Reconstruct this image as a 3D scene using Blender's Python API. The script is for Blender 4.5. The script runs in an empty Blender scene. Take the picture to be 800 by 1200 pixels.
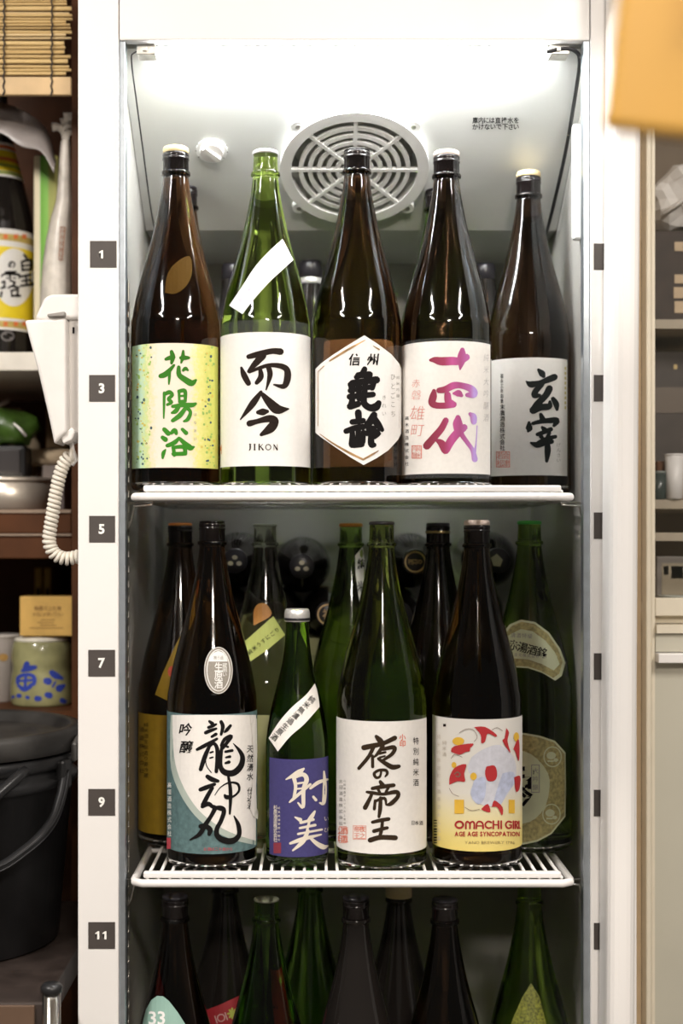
import bpy, bmesh, math, random
from mathutils import Vector
random.seed(7)
S = bpy.context.scene
COL = S.collection

# ------------------------------------------------------------------ camera
F, CX, CY = 1700.0, 370.0, 630.0          # focal length in pixels, vanishing point
CAM = Vector((0.0, -1.65, 1.30))
cd = bpy.data.cameras.new('camera'); cam = bpy.data.objects.new('camera', cd); COL.objects.link(cam)
cam.location = CAM; cam.rotation_euler = (math.pi/2, 0, 0)
cd.sensor_fit = 'VERTICAL'; cd.sensor_height = 36.0; cd.sensor_width = 24.0
cd.lens = F/1200*36
cd.shift_x = (400-CX)/1200; cd.shift_y = (CY-600)/1200
cd.dof.use_dof = True; cd.dof.focus_distance = 1.68; cd.dof.aperture_fstop = 2.8
cd.clip_start = 0.05
S.camera = cam
# ------------------------------------------------------------------ world + lights
w = bpy.data.worlds.new('world'); S.world = w; w.use_nodes = True
bg = w.node_tree.nodes['Background']; bg.inputs[0].default_value = (1.0, 0.90, 0.78, 1); bg.inputs[1].default_value = 0.045

def area(name, loc, size, power, color, rot=(0, 0, 0), sy=None):
    l = bpy.data.lights.new(name, 'AREA'); l.energy = power; l.color = color; l.size = size
    if sy: l.shape = 'RECTANGLE'; l.size_y = sy
    o = bpy.data.objects.new(name, l); COL.objects.link(o); o.location = loc; o.rotation_euler = rot
    return o
area('ceiling_lamp_left_offscreen', (-0.95, -0.95, 2.37), 0.10, 19, (1.0, 0.945, 0.89), (math.radians(12), 0, 0), 0.8)
area('ceiling_lamp_right_offscreen', (0.95, -1.05, 2.37), 0.08, 16, (1.0, 0.93, 0.86), (math.radians(12), 0, 0), 0.8)
area('ceiling_lamp_room_offscreen', (0.25, -2.45, 2.37), 0.30, 24, (1.0, 0.90, 0.79), (math.radians(35), 0, 0), 0.30)
S.view_settings.view_transform = 'Standard'; S.view_settings.look = 'None'
S.view_settings.gamma = 1.0; S.view_settings.use_curve_mapping = False
S.view_settings.exposure = 1.38
LED = 48.0

# ------------------------------------------------------------------ materials
MATS = {}
def mat(name, col, rough=0.5, metal=0.0, trans=0.0, ior=1.45, noise=0.06, nscale=40.0, bump=0.0, emit=None, spec=0.5, alpha=1.0, coat=0.0, sss=0.0):
    if name in MATS: return MATS[name]
    m = bpy.data.materials.new(name); m.use_nodes = True; MATS[name] = m
    nt = m.node_tree; b = nt.nodes['Principled BSDF']
    b.inputs['Roughness'].default_value = rough; b.inputs['Metallic'].default_value = metal
    b.inputs['Transmission Weight'].default_value = trans; b.inputs['IOR'].default_value = ior
    b.inputs['Specular IOR Level'].default_value = spec; b.inputs['Alpha'].default_value = alpha
    b.inputs['Coat Weight'].default_value = coat
    c = (*col, 1); b.inputs['Base Color'].default_value = c
    if noise or bump:
        tc = nt.nodes.new('ShaderNodeTexCoord'); n = nt.nodes.new('ShaderNodeTexNoise')
        n.inputs['Scale'].default_value = nscale; n.inputs['Detail'].default_value = 4
        nt.links.new(tc.outputs['Object'], n.inputs['Vector'])
        if noise:
            r = nt.nodes.new('ShaderNodeValToRGB')
            r.color_ramp.elements[0].position = 0.3; r.color_ramp.elements[1].position = 0.7
            r.color_ramp.elements[0].color = (*[max(0, x*(1-noise)) for x in col], 1)
            r.color_ramp.elements[1].color = (*[min(1, x*(1+noise)) for x in col], 1)
            nt.links.new(n.outputs['Fac'], r.inputs['Fac']); nt.links.new(r.outputs['Color'], b.inputs['Base Color'])
        if bump:
            bp = nt.nodes.new('ShaderNodeBump'); bp.inputs['Strength'].default_value = bump; bp.inputs['Distance'].default_value = 0.002
            nt.links.new(n.outputs['Fac'], bp.inputs['Height']); nt.links.new(bp.outputs['Normal'], b.inputs['Normal'])
    if emit:
        b.inputs['Emission Color'].default_value = (*emit[0], 1); b.inputs['Emission Strength'].default_value = emit[1]
    return m

def ramp_mat(name, axis, stops, lo, hi, rough=0.6, speck=None):
    """colour printed along one local axis; optional printed speckles"""
    if name in MATS: return MATS[name]
    m = bpy.data.materials.new(name); m.use_nodes = True; MATS[name] = m
    nt = m.node_tree; b = nt.nodes['Principled BSDF']; b.inputs['Roughness'].default_value = rough; b.inputs['Specular IOR Level'].default_value = 0.15
    tc = nt.nodes.new('ShaderNodeTexCoord'); sp = nt.nodes.new('ShaderNodeSeparateXYZ')
    nt.links.new(tc.outputs['Object'], sp.inputs[0])
    mr = nt.nodes.new('ShaderNodeMapRange'); mr.inputs['From Min'].default_value = lo; mr.inputs['From Max'].default_value = hi
    nt.links.new(sp.outputs['XYZ'.index(axis)], mr.inputs['Value'])
    r = nt.nodes.new('ShaderNodeValToRGB'); el = r.color_ramp.elements
    while len(el) < len(stops): el.new(0.5)
    for e, (p, c) in zip(el, stops): e.position = p; e.color = (*c, 1)
    nt.links.new(mr.outputs[0], r.inputs['Fac'])
    out = r.outputs['Color']
    if speck:
        # blotchy wash breaking the edge of the bands
        n = nt.nodes.new('ShaderNodeTexNoise'); n.inputs['Scale'].default_value = 260; n.inputs['Detail'].default_value = 3
        nt.links.new(tc.outputs['Object'], n.inputs['Vector'])
        ad = nt.nodes.new('ShaderNodeMath'); ad.operation = 'MULTIPLY_ADD'; ad.inputs[1].default_value = 0.22; ad.inputs[2].default_value = -0.11
        nt.links.new(n.outputs['Fac'], ad.inputs[0])
        a2 = nt.nodes.new('ShaderNodeMath'); a2.operation = 'ADD'
        nt.links.new(mr.outputs[0], a2.inputs[0]); nt.links.new(ad.outputs[0], a2.inputs[1])
        nt.links.new(a2.outputs[0], r.inputs['Fac'])
    nt.links.new(out, b.inputs['Base Color'])
    return m

def glassmat(name, col, rough=0.065):
    if name in MATS: return MATS[name]
    m = mat(name, col, rough=rough, trans=1.0, ior=1.42, noise=0.0, spec=0.6)
    return m

WHITE = mat('white_enamel', (0.78, 0.76, 0.74), 0.35, noise=0.02, nscale=8)
SHELFW = mat('white_coated_wire', (0.82, 0.80, 0.78), 0.35, noise=0.02)
LINER = mat('pale_grey_liner', (0.42, 0.41, 0.385), 0.35, noise=0.03, nscale=6)
COVER = mat('grey_cover_plastic', (0.62, 0.63, 0.61), 0.38, noise=0.03, nscale=10)
GRILLE = mat('white_grille_plastic', (0.84, 0.85, 0.84), 0.4, noise=0.02)
STEEL = mat('brushed_steel', (0.60, 0.66, 0.72), 0.28, metal=0.85, noise=0.08, nscale=60)
ZINC = mat('zinc_plated_steel', (0.62, 0.60, 0.56), 0.35, metal=0.9, noise=0.15, nscale=80)
BLACKP = mat('black_plastic', (0.016, 0.016, 0.017), 0.34, noise=0.2, nscale=30, bump=0.05)
STICK = mat('dark_brown_vinyl', (0.060, 0.050, 0.045), 0.55, noise=0.08)
INKW = mat('white_ink', (0.85, 0.84, 0.80), 0.6, noise=0.02)
INK = mat('black_ink', (0.008, 0.007, 0.007), 0.8, noise=0.1, nscale=300, spec=0.15)
INKB = mat('brown_black_ink', (0.020, 0.013, 0.010), 0.8, noise=0.2, nscale=300, spec=0.15)
INKG = mat('grey_ink', (0.33, 0.32, 0.30), 0.6)
INKR = mat('vermilion_ink', (0.62, 0.10, 0.06), 0.6, noise=0.2, nscale=400)
INKPR = mat('pale_red_ink', (0.70, 0.25, 0.20), 0.6, noise=0.2, nscale=400)
GOLD = mat('bronze_foil', (0.42, 0.26, 0.12), 0.35, metal=0.6, noise=0.3, nscale=120)
PAPER = mat('ivory_paper', (0.80, 0.77, 0.73), 0.7, noise=0.03, nscale=200)
PAPERC = mat('white_paper', (0.78, 0.77, 0.75), 0.65, noise=0.02, nscale=200)
G_BROWN = glassmat('brown_glass', (0.17, 0.075, 0.028))
G_DARK = glassmat('dark_brown_glass', (0.105, 0.056, 0.030))
G_GREEN = glassmat('green_glass', (0.34, 0.54, 0.09))
G_BRIGHT = glassmat('bright_green_glass', (0.48, 0.70, 0.12)); G_OLIVE = glassmat('olive_green_glass', (0.44, 0.52, 0.11))
G_DGREEN = glassmat('deep_green_glass', (0.22, 0.42, 0.07))
G_CLEAR = glassmat('pale_clear_glass', (0.66, 0.68, 0.56))
G_BLACK = mat('black_glass', (0.012, 0.010, 0.009), 0.08, noise=0.0, spec=0.6)
WOOD = mat('dark_brown_wood', (0.075, 0.026, 0.008), 0.6, noise=0.35, nscale=12, spec=0.25)

# ------------------------------------------------------------------ mesh helpers
def link(name, me, m=None, parent=None, smooth=False):
    o = bpy.data.objects.new(name, me); COL.objects.link(o)
    if m is not None and len(me.materials) == 0: me.materials.append(m)
    if smooth:
        for p in me.polygons: p.use_smooth = True
    if parent is not None: o.parent = parent
    return o
def frombm(name, bm, m=None, parent=None, smooth=False):
    me = bpy.data.meshes.new(name); bm.to_mesh(me); bm.free()
    return link(name, me, m, parent, smooth)
def frompy(name, vs, fs, m=None, parent=None, smooth=False):
    me = bpy.data.meshes.new(name); me.from_pydata([tuple(v) for v in vs], [], fs); me.update()
    return link(name, me, m, parent, smooth)
def thing(name, label, cat, loc=(0, 0, 0), group=None):
    o = bpy.data.objects.new(name, None); COL.objects.link(o); o.location = loc; o.empty_display_size = 0.02
    return tag(o, label, cat, group)
def tag(o, label, cat, group=None):
    o['label'] = label; o['category'] = cat
    if group: o['group'] = group
    return o
def box_bm(bm, x0, x1, y0, y1, z0, z1, bevel=0.0, seg=2):
    r = bmesh.ops.create_cube(bm, size=1.0)
    for v in r['verts']:
        v.co = Vector(((x0+x1)/2+v.co.x*(x1-x0), (y0+y1)/2+v.co.y*(y1-y0), (z0+z1)/2+v.co.z*(z1-z0)))
    if bevel:
        es = list({e for v in r['verts'] for e in v.link_edges})
        bmesh.ops.bevel(bm, geom=es, offset=bevel, segments=seg, affect='EDGES', profile=0.5)
def box(name, x0, x1, y0, y1, z0, z1, m, parent=None, bevel=0.0, off=(0, 0, 0), seg=2):
    bm = bmesh.new(); box_bm(bm, x0-off[0], x1-off[0], y0-off[1], y1-off[1], z0-off[2], z1-off[2], bevel, seg)
    return frombm(name, bm, m, parent, smooth=False)
def tube_geo(pts, rad, seg=8, caps=True, vs=None, fs=None):
    vs = [] if vs is None else vs; fs = [] if fs is None else fs
    pts = [Vector(p) for p in pts]; n = len(pts); base = len(vs)
    rads = rad if isinstance(rad, (list, tuple)) else [rad]*n
    t0 = (pts[1]-pts[0]).normalized()
    up = Vector((0, 0, 1)) if abs(t0.z) < 0.9 else Vector((0, 1, 0))
    nrm = (up - t0*up.dot(t0)).normalized()
    for i, p in enumerate(pts):
        t = (pts[min(i+1, n-1)]-pts[max(i-1, 0)]).normalized()
        nrm = (nrm - t*nrm.dot(t)).normalized(); bi = t.cross(nrm)
        for k in range(seg):
            a = 2*math.pi*k/seg
            vs.append(p + (nrm*math.cos(a)+bi*math.sin(a))*rads[i])
    for i in range(n-1):
        for k in range(seg):
            a = base+i*seg+k; b = base+i*seg+(k+1) % seg
            fs.append((a, b, b+seg, a+seg))
    if caps:
        fs.append(tuple(base+k for k in reversed(range(seg)))); fs.append(tuple(base+(n-1)*seg+k for k in range(seg)))
    return vs, fs
def tube(name, pts, rad, m, parent=None, seg=8):
    vs, fs = tube_geo(pts, rad, seg)
    return frompy(name, vs, fs, m, parent, True)
def lathe_geo(prof, seg=40, close=True):
    """prof: list of (r, z) from bottom to top"""
    vs, fs = [], []
    for r, z in prof:
        for k in range(seg):
            a = 2*math.pi*k/seg; vs.append((r*math.cos(a), r*math.sin(a), z))
    for i in range(len(prof)-1):
        for k in range(seg):
            a = i*seg+k; b = i*seg+(k+1) % seg
            fs.append((a, b, b+seg, a+seg))
    if close:
        fs.append(tuple(reversed(range(seg)))); fs.append(tuple((len(prof)-1)*seg+k for k in range(seg)))
    return vs, fs
def lathe(name, prof, m, parent=None, seg=40, close=True, smooth=True):
    vs, fs = lathe_geo(prof, seg, close)
    o = frompy(name, vs, fs, m, parent, smooth)
    return o
def spline(pts, step=6):
    """Catmull-Rom through points of any dimension"""
    if len(pts) < 3:
        pts = [pts[0], tuple((a+b)/2 for a, b in zip(pts[0], pts[-1])), pts[-1]]
    P = [pts[0]] + list(pts) + [pts[-1]]; out = []
    for i in range(1, len(P)-2):
        for s in range(step):
            t = s/step; q = []
            for a, b, c, d in zip(P[i-1], P[i], P[i+1], P[i+2]):
                q.append(0.5*((2*b)+(c-a)*t+(2*a-5*b+4*c-d)*t*t+(3*b-a-3*c+d)*t**3))
            out.append(tuple(q))
    out.append(tuple(pts[-1])); return out

def W(px, py, D):
    """world point seen at a pixel, D metres in front of the camera"""
    return Vector(((px-CX)/F*D, D+CAM.y, CAM.z-(py-CY)/F*D))
def wx(px, D): return (px-CX)/F*D
def wz(py, D): return CAM.z-(py-CY)/F*D

# ------------------------------------------------------------------ lettering and flat print
_tc = bpy.data.curves.new('glyph_source', 'FONT'); _to = bpy.data.objects.new('glyph_source', _tc); COL.objects.link(_to)
_tc.resolution_u = 2
_G = {}
def glyph(ch, bold):
    k = (ch, bold)
    if k not in _G:
        _tc.body = ch; _tc.offset = bold
        dg = bpy.context.evaluated_depsgraph_get(); dg.update()
        me = _to.evaluated_get(dg).to_mesh()
        vs = [(v.co.x, v.co.y) for v in me.vertices]; fs = [tuple(p.vertices) for p in me.polygons]
        _to.evaluated_get(dg).to_mesh_clear()
        if vs:
            x0 = min(v[0] for v in vs); x1 = max(v[0] for v in vs); y0 = min(v[1] for v in vs); y1 = max(v[1] for v in vs)
        else: x0 = x1 = y0 = y1 = 0
        _G[k] = (vs, fs, x0, x1, y0, y1)
    return _G[k]
class Print:
    """collects flat print in picture units (y down), then lays it on a surface"""
    def __init__(s, ox=0, oy=0, sc=1.0): s.v = []; s.f = []; s.o = (ox, oy, sc)
    def _p(s, x, y): return (s.o[0]+x/s.o[2], s.o[1]+y/s.o[2])
    def stroke(s, pts, k=1.0, step=5):
        q = spline([(a, b, max(c, 2)*k) for a, b, c in pts], step)
        base = len(s.v); n = len(q)
        for i, (x, y, wd) in enumerate(q):
            x0, y0, _ = q[max(i-1, 0)]; x1, y1, _ = q[min(i+1, n-1)]
            dx, dy = x1-x0, y1-y0; L = math.hypot(dx, dy) or 1
            nx, ny = -dy/L*wd/2, dx/L*wd/2
            s.v.append(s._p(x+nx, y+ny)); s.v.append(s._p(x-nx, y-ny))
        for i in range(n-1):
            a = base+2*i; s.f.append((a, a+1, a+3, a+2))
        for (x, y, wd) in (q[0], q[-1]):
            b = len(s.v)
            for j in range(8):
                a = 2*math.pi*j/8+0.3; s.v.append(s._p(x+math.cos(a)*wd/2, y+math.sin(a)*wd/2))
            s.f.append(tuple(range(b, b+8)))
        return s
    def strokes(s, txt, k=1.18):
        for line in txt.strip().split(';'):
            pts = [tuple(float(a) for a in t.split(',')) for t in line.split()]
            if pts: s.stroke(pts, k)
        return s
    def char(s, ch, cx, cy, size, bold=0.0, rot=0.0, sx=1.0, fit=False, skew=0.0):
        vs, fs, x0, x1, y0, y1 = glyph(ch, bold)
        if not vs: return s
        mx, my = (x0+x1)/2, ((y0+y1)/2 if fit else 0.33)
        if ord(ch) > 0x2e80: my = (y0+y1)/2
        b = len(s.v); c, sn = math.cos(rot), math.sin(rot)
        for x, y in vs:
            u = (x-mx)*size*sx; v = -(y-my)*size; u -= v*skew
            s.v.append(s._p(cx+u*c-v*sn, cy+u*sn+v*c))
        s.f += [tuple(b+i for i in f) for f in fs]
        return s
    def column(s, txt, cx, y0, y1, size, bold=0.0, sx=1.0, skew=0.0):
        n = len(txt)
        for i, ch in enumerate(txt):
            s.char(ch, cx, y0+(y1-y0)*(i+0.5)/n, size, bold, sx=sx, skew=skew)
        return s
    def line(s, txt, x0, y0, x1, y1, size, bold=0.0, rot=None, sx=1.0):
        n = len(txt); a = math.atan2(y1-y0, x1-x0) if rot is None else rot
        for i, ch in enumerate(txt):
            t = (i+0.5)/n; s.char(ch, x0+(x1-x0)*t, y0+(y1-y0)*t, size, bold, a, sx)
        return s
    def word(s, txt, x0, x1, cy, size, bold=0.0):
        """proportional latin text stretched into x0..x1"""
        ws = [(glyph(c, bold)[3]-glyph(c, bold)[2]+0.10 if c != ' ' else 0.34) for c in txt]
        T = sum(ws); x = x0; k = (x1-x0)/(T*size)
        for c, a in zip(txt, ws):
            if c != ' ': s.char(c, x+a*size*k/2, cy, size, bold, sx=k)
            x += a*size*k
        return s
    def poly(s, pts, cell=0, smooth=0):
        if smooth: pts = spline(list(pts)+[pts[0]], smooth)[:-1]
        bm = bmesh.new(); bv = [bm.verts.new((x, y, 0)) for x, y in [s._p(*p) for p in pts]]
        f = bm.faces.new(bv); bmesh.ops.triangulate(bm, faces=[f])
        c = cell or 5.0
        for ax in (0, 1):
            lo = min(v.co[ax] for v in bm.verts); hi = max(v.co[ax] for v in bm.verts)
            k = lo+c
            while k < hi:
                co = [0, 0, 0]; co[ax] = k; no = [0, 0, 0]; no[ax] = 1
                bmesh.ops.bisect_plane(bm, geom=bm.verts[:]+bm.edges[:]+bm.faces[:], plane_co=co, plane_no=no)
                k += c*(1 if ax == 0 else 2)
        bm.verts.ensure_lookup_table(); b = len(s.v); bm.verts.index_update()
        s.v += [(v.co.x, v.co.y) for v in bm.verts]
        s.f += [tuple(b+v.index for v in fc.verts) for fc in bm.faces]; bm.free()
        return s
    def rect(s, x0, y0, x1, y1): return s.poly([(x0, y0), (x1, y0), (x1, y1), (x0, y1)])
    def ell(s, cx, cy, rx, ry, n=20):
        return s.poly([(cx+rx*math.cos(2*math.pi*i/n), cy+ry*math.sin(2*math.pi*i/n)) for i in range(n)])
    def ring(s, cx, cy, rx, ry, wd, n=28, a0=0, a1=2*math.pi):
        return s.stroke([(cx+rx*math.cos(a0+(a1-a0)*i/n), cy+ry*math.sin(a0+(a1-a0)*i/n), wd) for i in range(n+1)], step=2)
    def seal(s, x0, y0, x1, y1, wd=4, txt=None, bold=0.0):
        for a, b, c, d in ((x0, y0, x1, y0), (x0, y1, x1, y1), (x0, y0, x0, y1), (x1, y0, x1, y1)):
            s.stroke([(a, b, wd), (c, d, wd)])
        if txt:
            n = len(txt)//2
            for i, ch in enumerate(txt):
                s.char(ch, x1-(x1-x0)*(0.28+0.44*(i//n)), y0+(y1-y0)*((i % n)+0.5)/n, (y1-y0)/n*0.95, bold)
        return s
    def lay(s, name, proj, eps, m, parent):
        vs = [proj(x, y, eps) for x, y in s.v]
        o = frompy(name, vs, s.f, m, parent)
        bm = bmesh.new(); bm.from_mesh(o.data)
        # faces look towards the outside
        for f in bm.faces:
            if f.normal.y > 0: f.normal_flip()
        bm.to_mesh(o.data); bm.free()
        return o
def plane_proj(pt, nrm, off=(0, 0, 0)):
    pt = Vector(pt); nrm = Vector(nrm).normalized(); off = Vector(off)
    def f(px, py, eps):
        d = Vector(((px-CX)/F, 1, -(py-CY)/F)); p0 = pt+nrm*eps
        t = (p0-CAM).dot(nrm)/d.dot(nrm); return CAM+d*t-off
    return f

# ================================================================== SETTING
def struct(o): o['kind'] = 'structure'; return o
FLOORM = mat('dark_floor_tile', (0.10, 0.085, 0.07), 0.5, noise=0.2, nscale=6)
WALLM = mat('warm_plaster', (0.55, 0.46, 0.36), 0.8, noise=0.05, nscale=10)
struct(box('floor', -2.2, 2.2, -2.6, 0.9, -0.05, 0.0, FLOORM))
struct(box('ceiling', -2.2, 2.2, -2.6, 0.9, 2.40, 2.45, mat('cream_ceiling', (0.62, 0.56, 0.48), 0.8)))
struct(box('wall_back', -2.2, 2.2, 0.85, 0.90, 0.0, 2.40, WALLM))

# ================================================================== REFRIGERATOR
XL, XR = -0.230, 0.324            # inner faces of the side walls
YB = 0.52                          # inner back
fr = thing('display_refrigerator', 'tall white upright display refrigerator standing open with lit interior', 'refrigerator', (0.045, 0.28, 0))
FO = (0.045, 0.28, 0)
def fbox(name, *a, m=WHITE, parent=None, bevel=0.0): return box(name, *a, m, parent or fr, bevel, FO)
fbox('side_panel', -0.270, XL, 0.012, 0.575, 0.02, 2.05)
fbox('side_panel', XR, 0.364, 0.012, 0.575, 0.02, 2.05)
fbox('back_panel', XL, XR, YB+0.004, 0.575, 0.02, 2.05)
fbox('top_panel', XL, XR, 0.012, YB, 1.905, 2.05)
stl = fbox('front_stile', -0.270, -0.2238, -0.004, 0.012, 0.02, 2.05, bevel=0.0015)
str_ = fbox('front_stile', 0.3116, 0.364, -0.004, 0.012, 0.02, 2.05, bevel=0.0015)
fbox('header', -0.2228, 0.3106, -0.004, 0.012, wz(47, 1.646), 2.05, bevel=0.0015)
fbox('base_plinth', XL, XR, 0.0, YB, 0.02, 0.44)
fbox('liner_wall', XL, XL+0.003, 0.02, YB, 0.44, 1.90, m=LINER)
fbox('liner_wall', XR-0.003, XR, 0.02, YB, 0.44, 1.90, m=LINER)
fbox('liner_back', XL+0.003, XR-0.003, YB, YB+0.004, 0.44, 1.90, m=LINER)
fbox('liner_floor', XL+0.003, XR-0.003, 0.0, YB, 0.44, 0.479, m=LINER)
fbox('liner_ceiling', XL+0.003, XR-0.003, 0.012, YB, 1.885, 1.905, m=LINER)
fbox('steel_trim', -0.2236, -0.2165, 0.000, 0.016, 0.44, 1.866, m=STEEL, bevel=0.001)
fbox('steel_trim', 0.3040, 0.3114, 0.000, 0.016, 0.44, 1.866, m=STEEL, bevel=0.001)
# sloped cooler cover and its underside
E0, E1 = (0.030, 1.866), (0.280, wz(270, 1.93))
SLN = Vector((0, -(E0[1]-E1[1]), -(E1[0]-E0[0]))).normalized()   # outward, down and to the front
xa, xb = XL+0.004, XR-0.004
slope_pt = Vector((0, E0[0], E0[1]))
SP = plane_proj(slope_pt, SLN, FO)
# frame on the slope for the fan
U = Vector((1, 0, 0)); V = Vector((0, E1[0]-E0[0], E1[1]-E0[1])).normalized()
fc = SP(415, 193, 0.0)+Vector(FO)
def sl(u, v, h): return fc+U*u+V*v+SLN*h-Vector(FO)
# the cover is one shell with a round opening and a well behind the fan grille
bm = bmesh.new()
P = [(E0[0], E0[1]), (E1[0], E1[1]), (YB-0.001, E1[1]), (YB-0.001, 1.884), (E0[0], 1.884)]
A = [bm.verts.new((xa-FO[0], y-FO[1], z)) for y, z in P]; B = [bm.verts.new((xb-FO[0], y-FO[1], z)) for y, z in P]
bm.faces.new(A); bm.faces.new(list(reversed(B)))
for i in range(1, 5): bm.faces.new((A[i], B[i], B[(i+1) % 5], A[(i+1) % 5]))
WR, WD, WN = 0.0800, 0.045, 48
c0 = [bm.verts.new(sl(WR*math.cos(2*math.pi*k/WN), WR*math.sin(2*math.pi*k/WN), 0)) for k in range(WN)]
c1 = [bm.verts.new(sl(WR*math.cos(2*math.pi*k/WN), WR*math.sin(2*math.pi*k/WN), -WD)) for k in range(WN)]
rim = []
for k in range(WN): rim.append(bm.edges.new((c0[k], c0[(k+1) % WN])))
for a_, b_ in ((A[0], A[1]), (A[1], B[1]), (B[1], B[0]), (B[0], A[0])): rim.append(bm.edges.get((a_, b_)) or bm.edges.new((a_, b_)))
bmesh.ops.triangle_fill(bm, edges=rim, use_beauty=True)
for k in range(WN): bm.faces.new((c0[k], c0[(k+1) % WN], c1[(k+1) % WN], c1[k]))
bm.faces.new(c1)
bmesh.ops.recalc_face_normals(bm, faces=bm.faces)
cov = frombm('cooler_cover', bm, COVER, fr)
def slope_ring(name, r0, r1, h0, h1, m, parent, seg=56):
    vs, fs = [], []
    for k in range(seg):
        a = 2*math.pi*k/seg; c, s_ = math.cos(a), math.sin(a)
        for r, h in ((r0, h0), (r0, h1), (r1, h1), (r1, h0)): vs.append(sl(r*c, r*s_, h))
    for k in range(seg):
        a = 4*k; b = 4*((k+1) % seg)
        for j in range(4): fs.append((a+j, b+j, b+(j+1) % 4, a+(j+1) % 4))
    o = frompy(name, vs, fs, m, parent)
    bm = bmesh.new(); bm.from_mesh(o.data); bmesh.ops.recalc_face_normals(bm, faces=bm.faces); bm.to_mesh(o.data); bm.free()
    return o
fan = slope_ring('fan_grille', 0.0795, 0.0935, 0.0, 0.011, GRILLE, cov)
for r in (0.0675, 0.0560, 0.0445, 0.0330, 0.0215): slope_ring('grille_ring', r-0.0028, r+0.0028, 0.006, 0.010, GRILLE, fan, 44)
for k in range(8):
    a = math.pi/4*k; c, s_ = math.cos(a), math.sin(a)
    vs = [sl(r*c-q*s_*0.0024, r*s_+q*c*0.0024, h) for r in (0.012, 0.081) for q in (-1, 1) for h in (0.0062, 0.0105)]
    frompy('spoke', vs, [(0, 1, 3, 2), (4, 6, 7, 5), (0, 4, 5, 1), (2, 3, 7, 6), (1, 5, 7, 3), (0, 2, 6, 4)], GRILLE, fan)
slope_ring('grille_hub', 0.0, 0.0135, 0.004, 0.011, GRILLE, fan, 24)
for sx_ in (-1, 1):
    for sy_ in (-1, 1):
        q = 0.0705; ox, oy = sx_*q, sy_*(q-0.002)
        def ear(nm, r, h0, h1, m, par):
            vs = [sl(ox+r*math.cos(2*math.pi*k/16), oy+r*math.sin(2*math.pi*k/16), h) for h in (h0, h1) for k in range(16)]
            fs = [tuple(range(16, 32))]+[(k, (k+1) % 16, 16+(k+1) % 16, 16+k) for k in range(16)]
            return frompy(nm, vs, fs, m, par)
        e = ear('mounting_lug', 0.0085, 0.0, 0.008, GRILLE, fan); ear('screw', 0.0032, 0.008, 0.0086, ZINC, fan)
# thermostat dial
kc = SP(248, 176, 0)+Vector(FO)-fc; ku, kv = kc.dot(U), kc.dot(V)
def disc(name, u, v, r, h0, h1, m, par, n=24, r2=None):
    r2 = r if r2 is None else r2
    vs = [sl(u+(r if i == 0 else r2)*math.cos(2*math.pi*k/n), v+(r if i == 0 else r2)*math.sin(2*math.pi*k/n), h) for i, h in enumerate((h0, h1)) for k in range(n)]
    return frompy(name, vs, [tuple(range(n, 2*n))]+[(k, (k+1) % n, n+(k+1) % n, n+k) for k in range(n)], m, par)
dial = disc('thermostat_dial', ku, kv, 0.0195, 0.0, 0.002, GRILLE, cov)
disc('dial_knob', ku, kv, 0.0150, 0.002, 0.006, WHITE, dial, r2=0.0140)
vs = [sl(ku+a*0.7-b*0.7, kv+a*0.7+b*0.7, h) for a in (-0.013, 0.013) for b in (-0.003, 0.003) for h in (0.0058, 0.0095)]
frompy('grip', vs, [(0, 1, 3, 2), (4, 6, 7, 5), (0, 4, 5, 1), (2, 3, 7, 6), (1, 5, 7, 3), (0, 2, 6, 4)], WHITE, dial)
p = Print()
for k in range(9):
    a = math.radians(-215+k*32)
    p.ell(248+18.6*math.cos(a), 176+14.2*math.sin(a), 1.0, 0.8, 8)
p.lay('scale_mark', SP, 0.0025, INKG, dial)
# printed notice and lamp
p = Print().word('庫内には直接水を', 553, 608, 141, 7.6, 0.02).word('かけないで下さい', 553, 608, 148.6, 7.6, 0.02)
p.lay('printed_notice', SP, 0.0006, INK, cov)
LEDM = mat('led_diffuser', (0.9, 0.93, 0.95), 0.4, noise=0, emit=((0.98, 1.0, 0.99), LED))
led = fbox('led_housing', -0.186, 0.266, 0.014, 0.040, 1.862, 1.872, m=GRILLE)
box('led_diffuser', -0.181, 0.2605, 0.016, 0.036, 1.852, 1.862, LEDM, led, 0.002, FO)
for xe in (-0.205, 0.268):
    c = box('lamp_bracket', xe, xe+0.022, 0.010, 0.034, 1.853, 1.865, ZINC, led, 0.001, FO)
    box('screw', xe+0.007, xe+0.012, 0.007, 0.010, 1.856, 1.861, ZINC, c, 0.001, FO)
V0 = lambda px, py, D: W(px, py, D)-Vector(FO)
tube('lamp_cable', [V0(x, y, d) for x, y, d in spline([(640, 61, 1.660), (660, 57, 1.660), (674, 60, 1.662), (679, 72, 1.675), (674, 110, 1.72), (664, 170, 1.79), (652, 225, 1.855), (643, 262, 1.90), (637, 285, 1.97), (634, 305, 2.05)], 5)], 0.0024, BLACKP, fr)
tube('lamp_cable', [V0(x, y, d) for x, y, d in spline([(190, 57, 1.662), (172, 58, 1.662), (157, 62, 1.663), (154, 72, 1.670), (160, 120, 1.73), (168, 180, 1.80), (176, 240, 1.872), (181, 268, 1.908)], 5)], 0.0010, BLACKP, fr)
fbox('cable_cover', 0.310, 0.3208, 0.10, 0.112, 1.66, 1.80, m=GRILLE, bevel=0.003)
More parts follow.
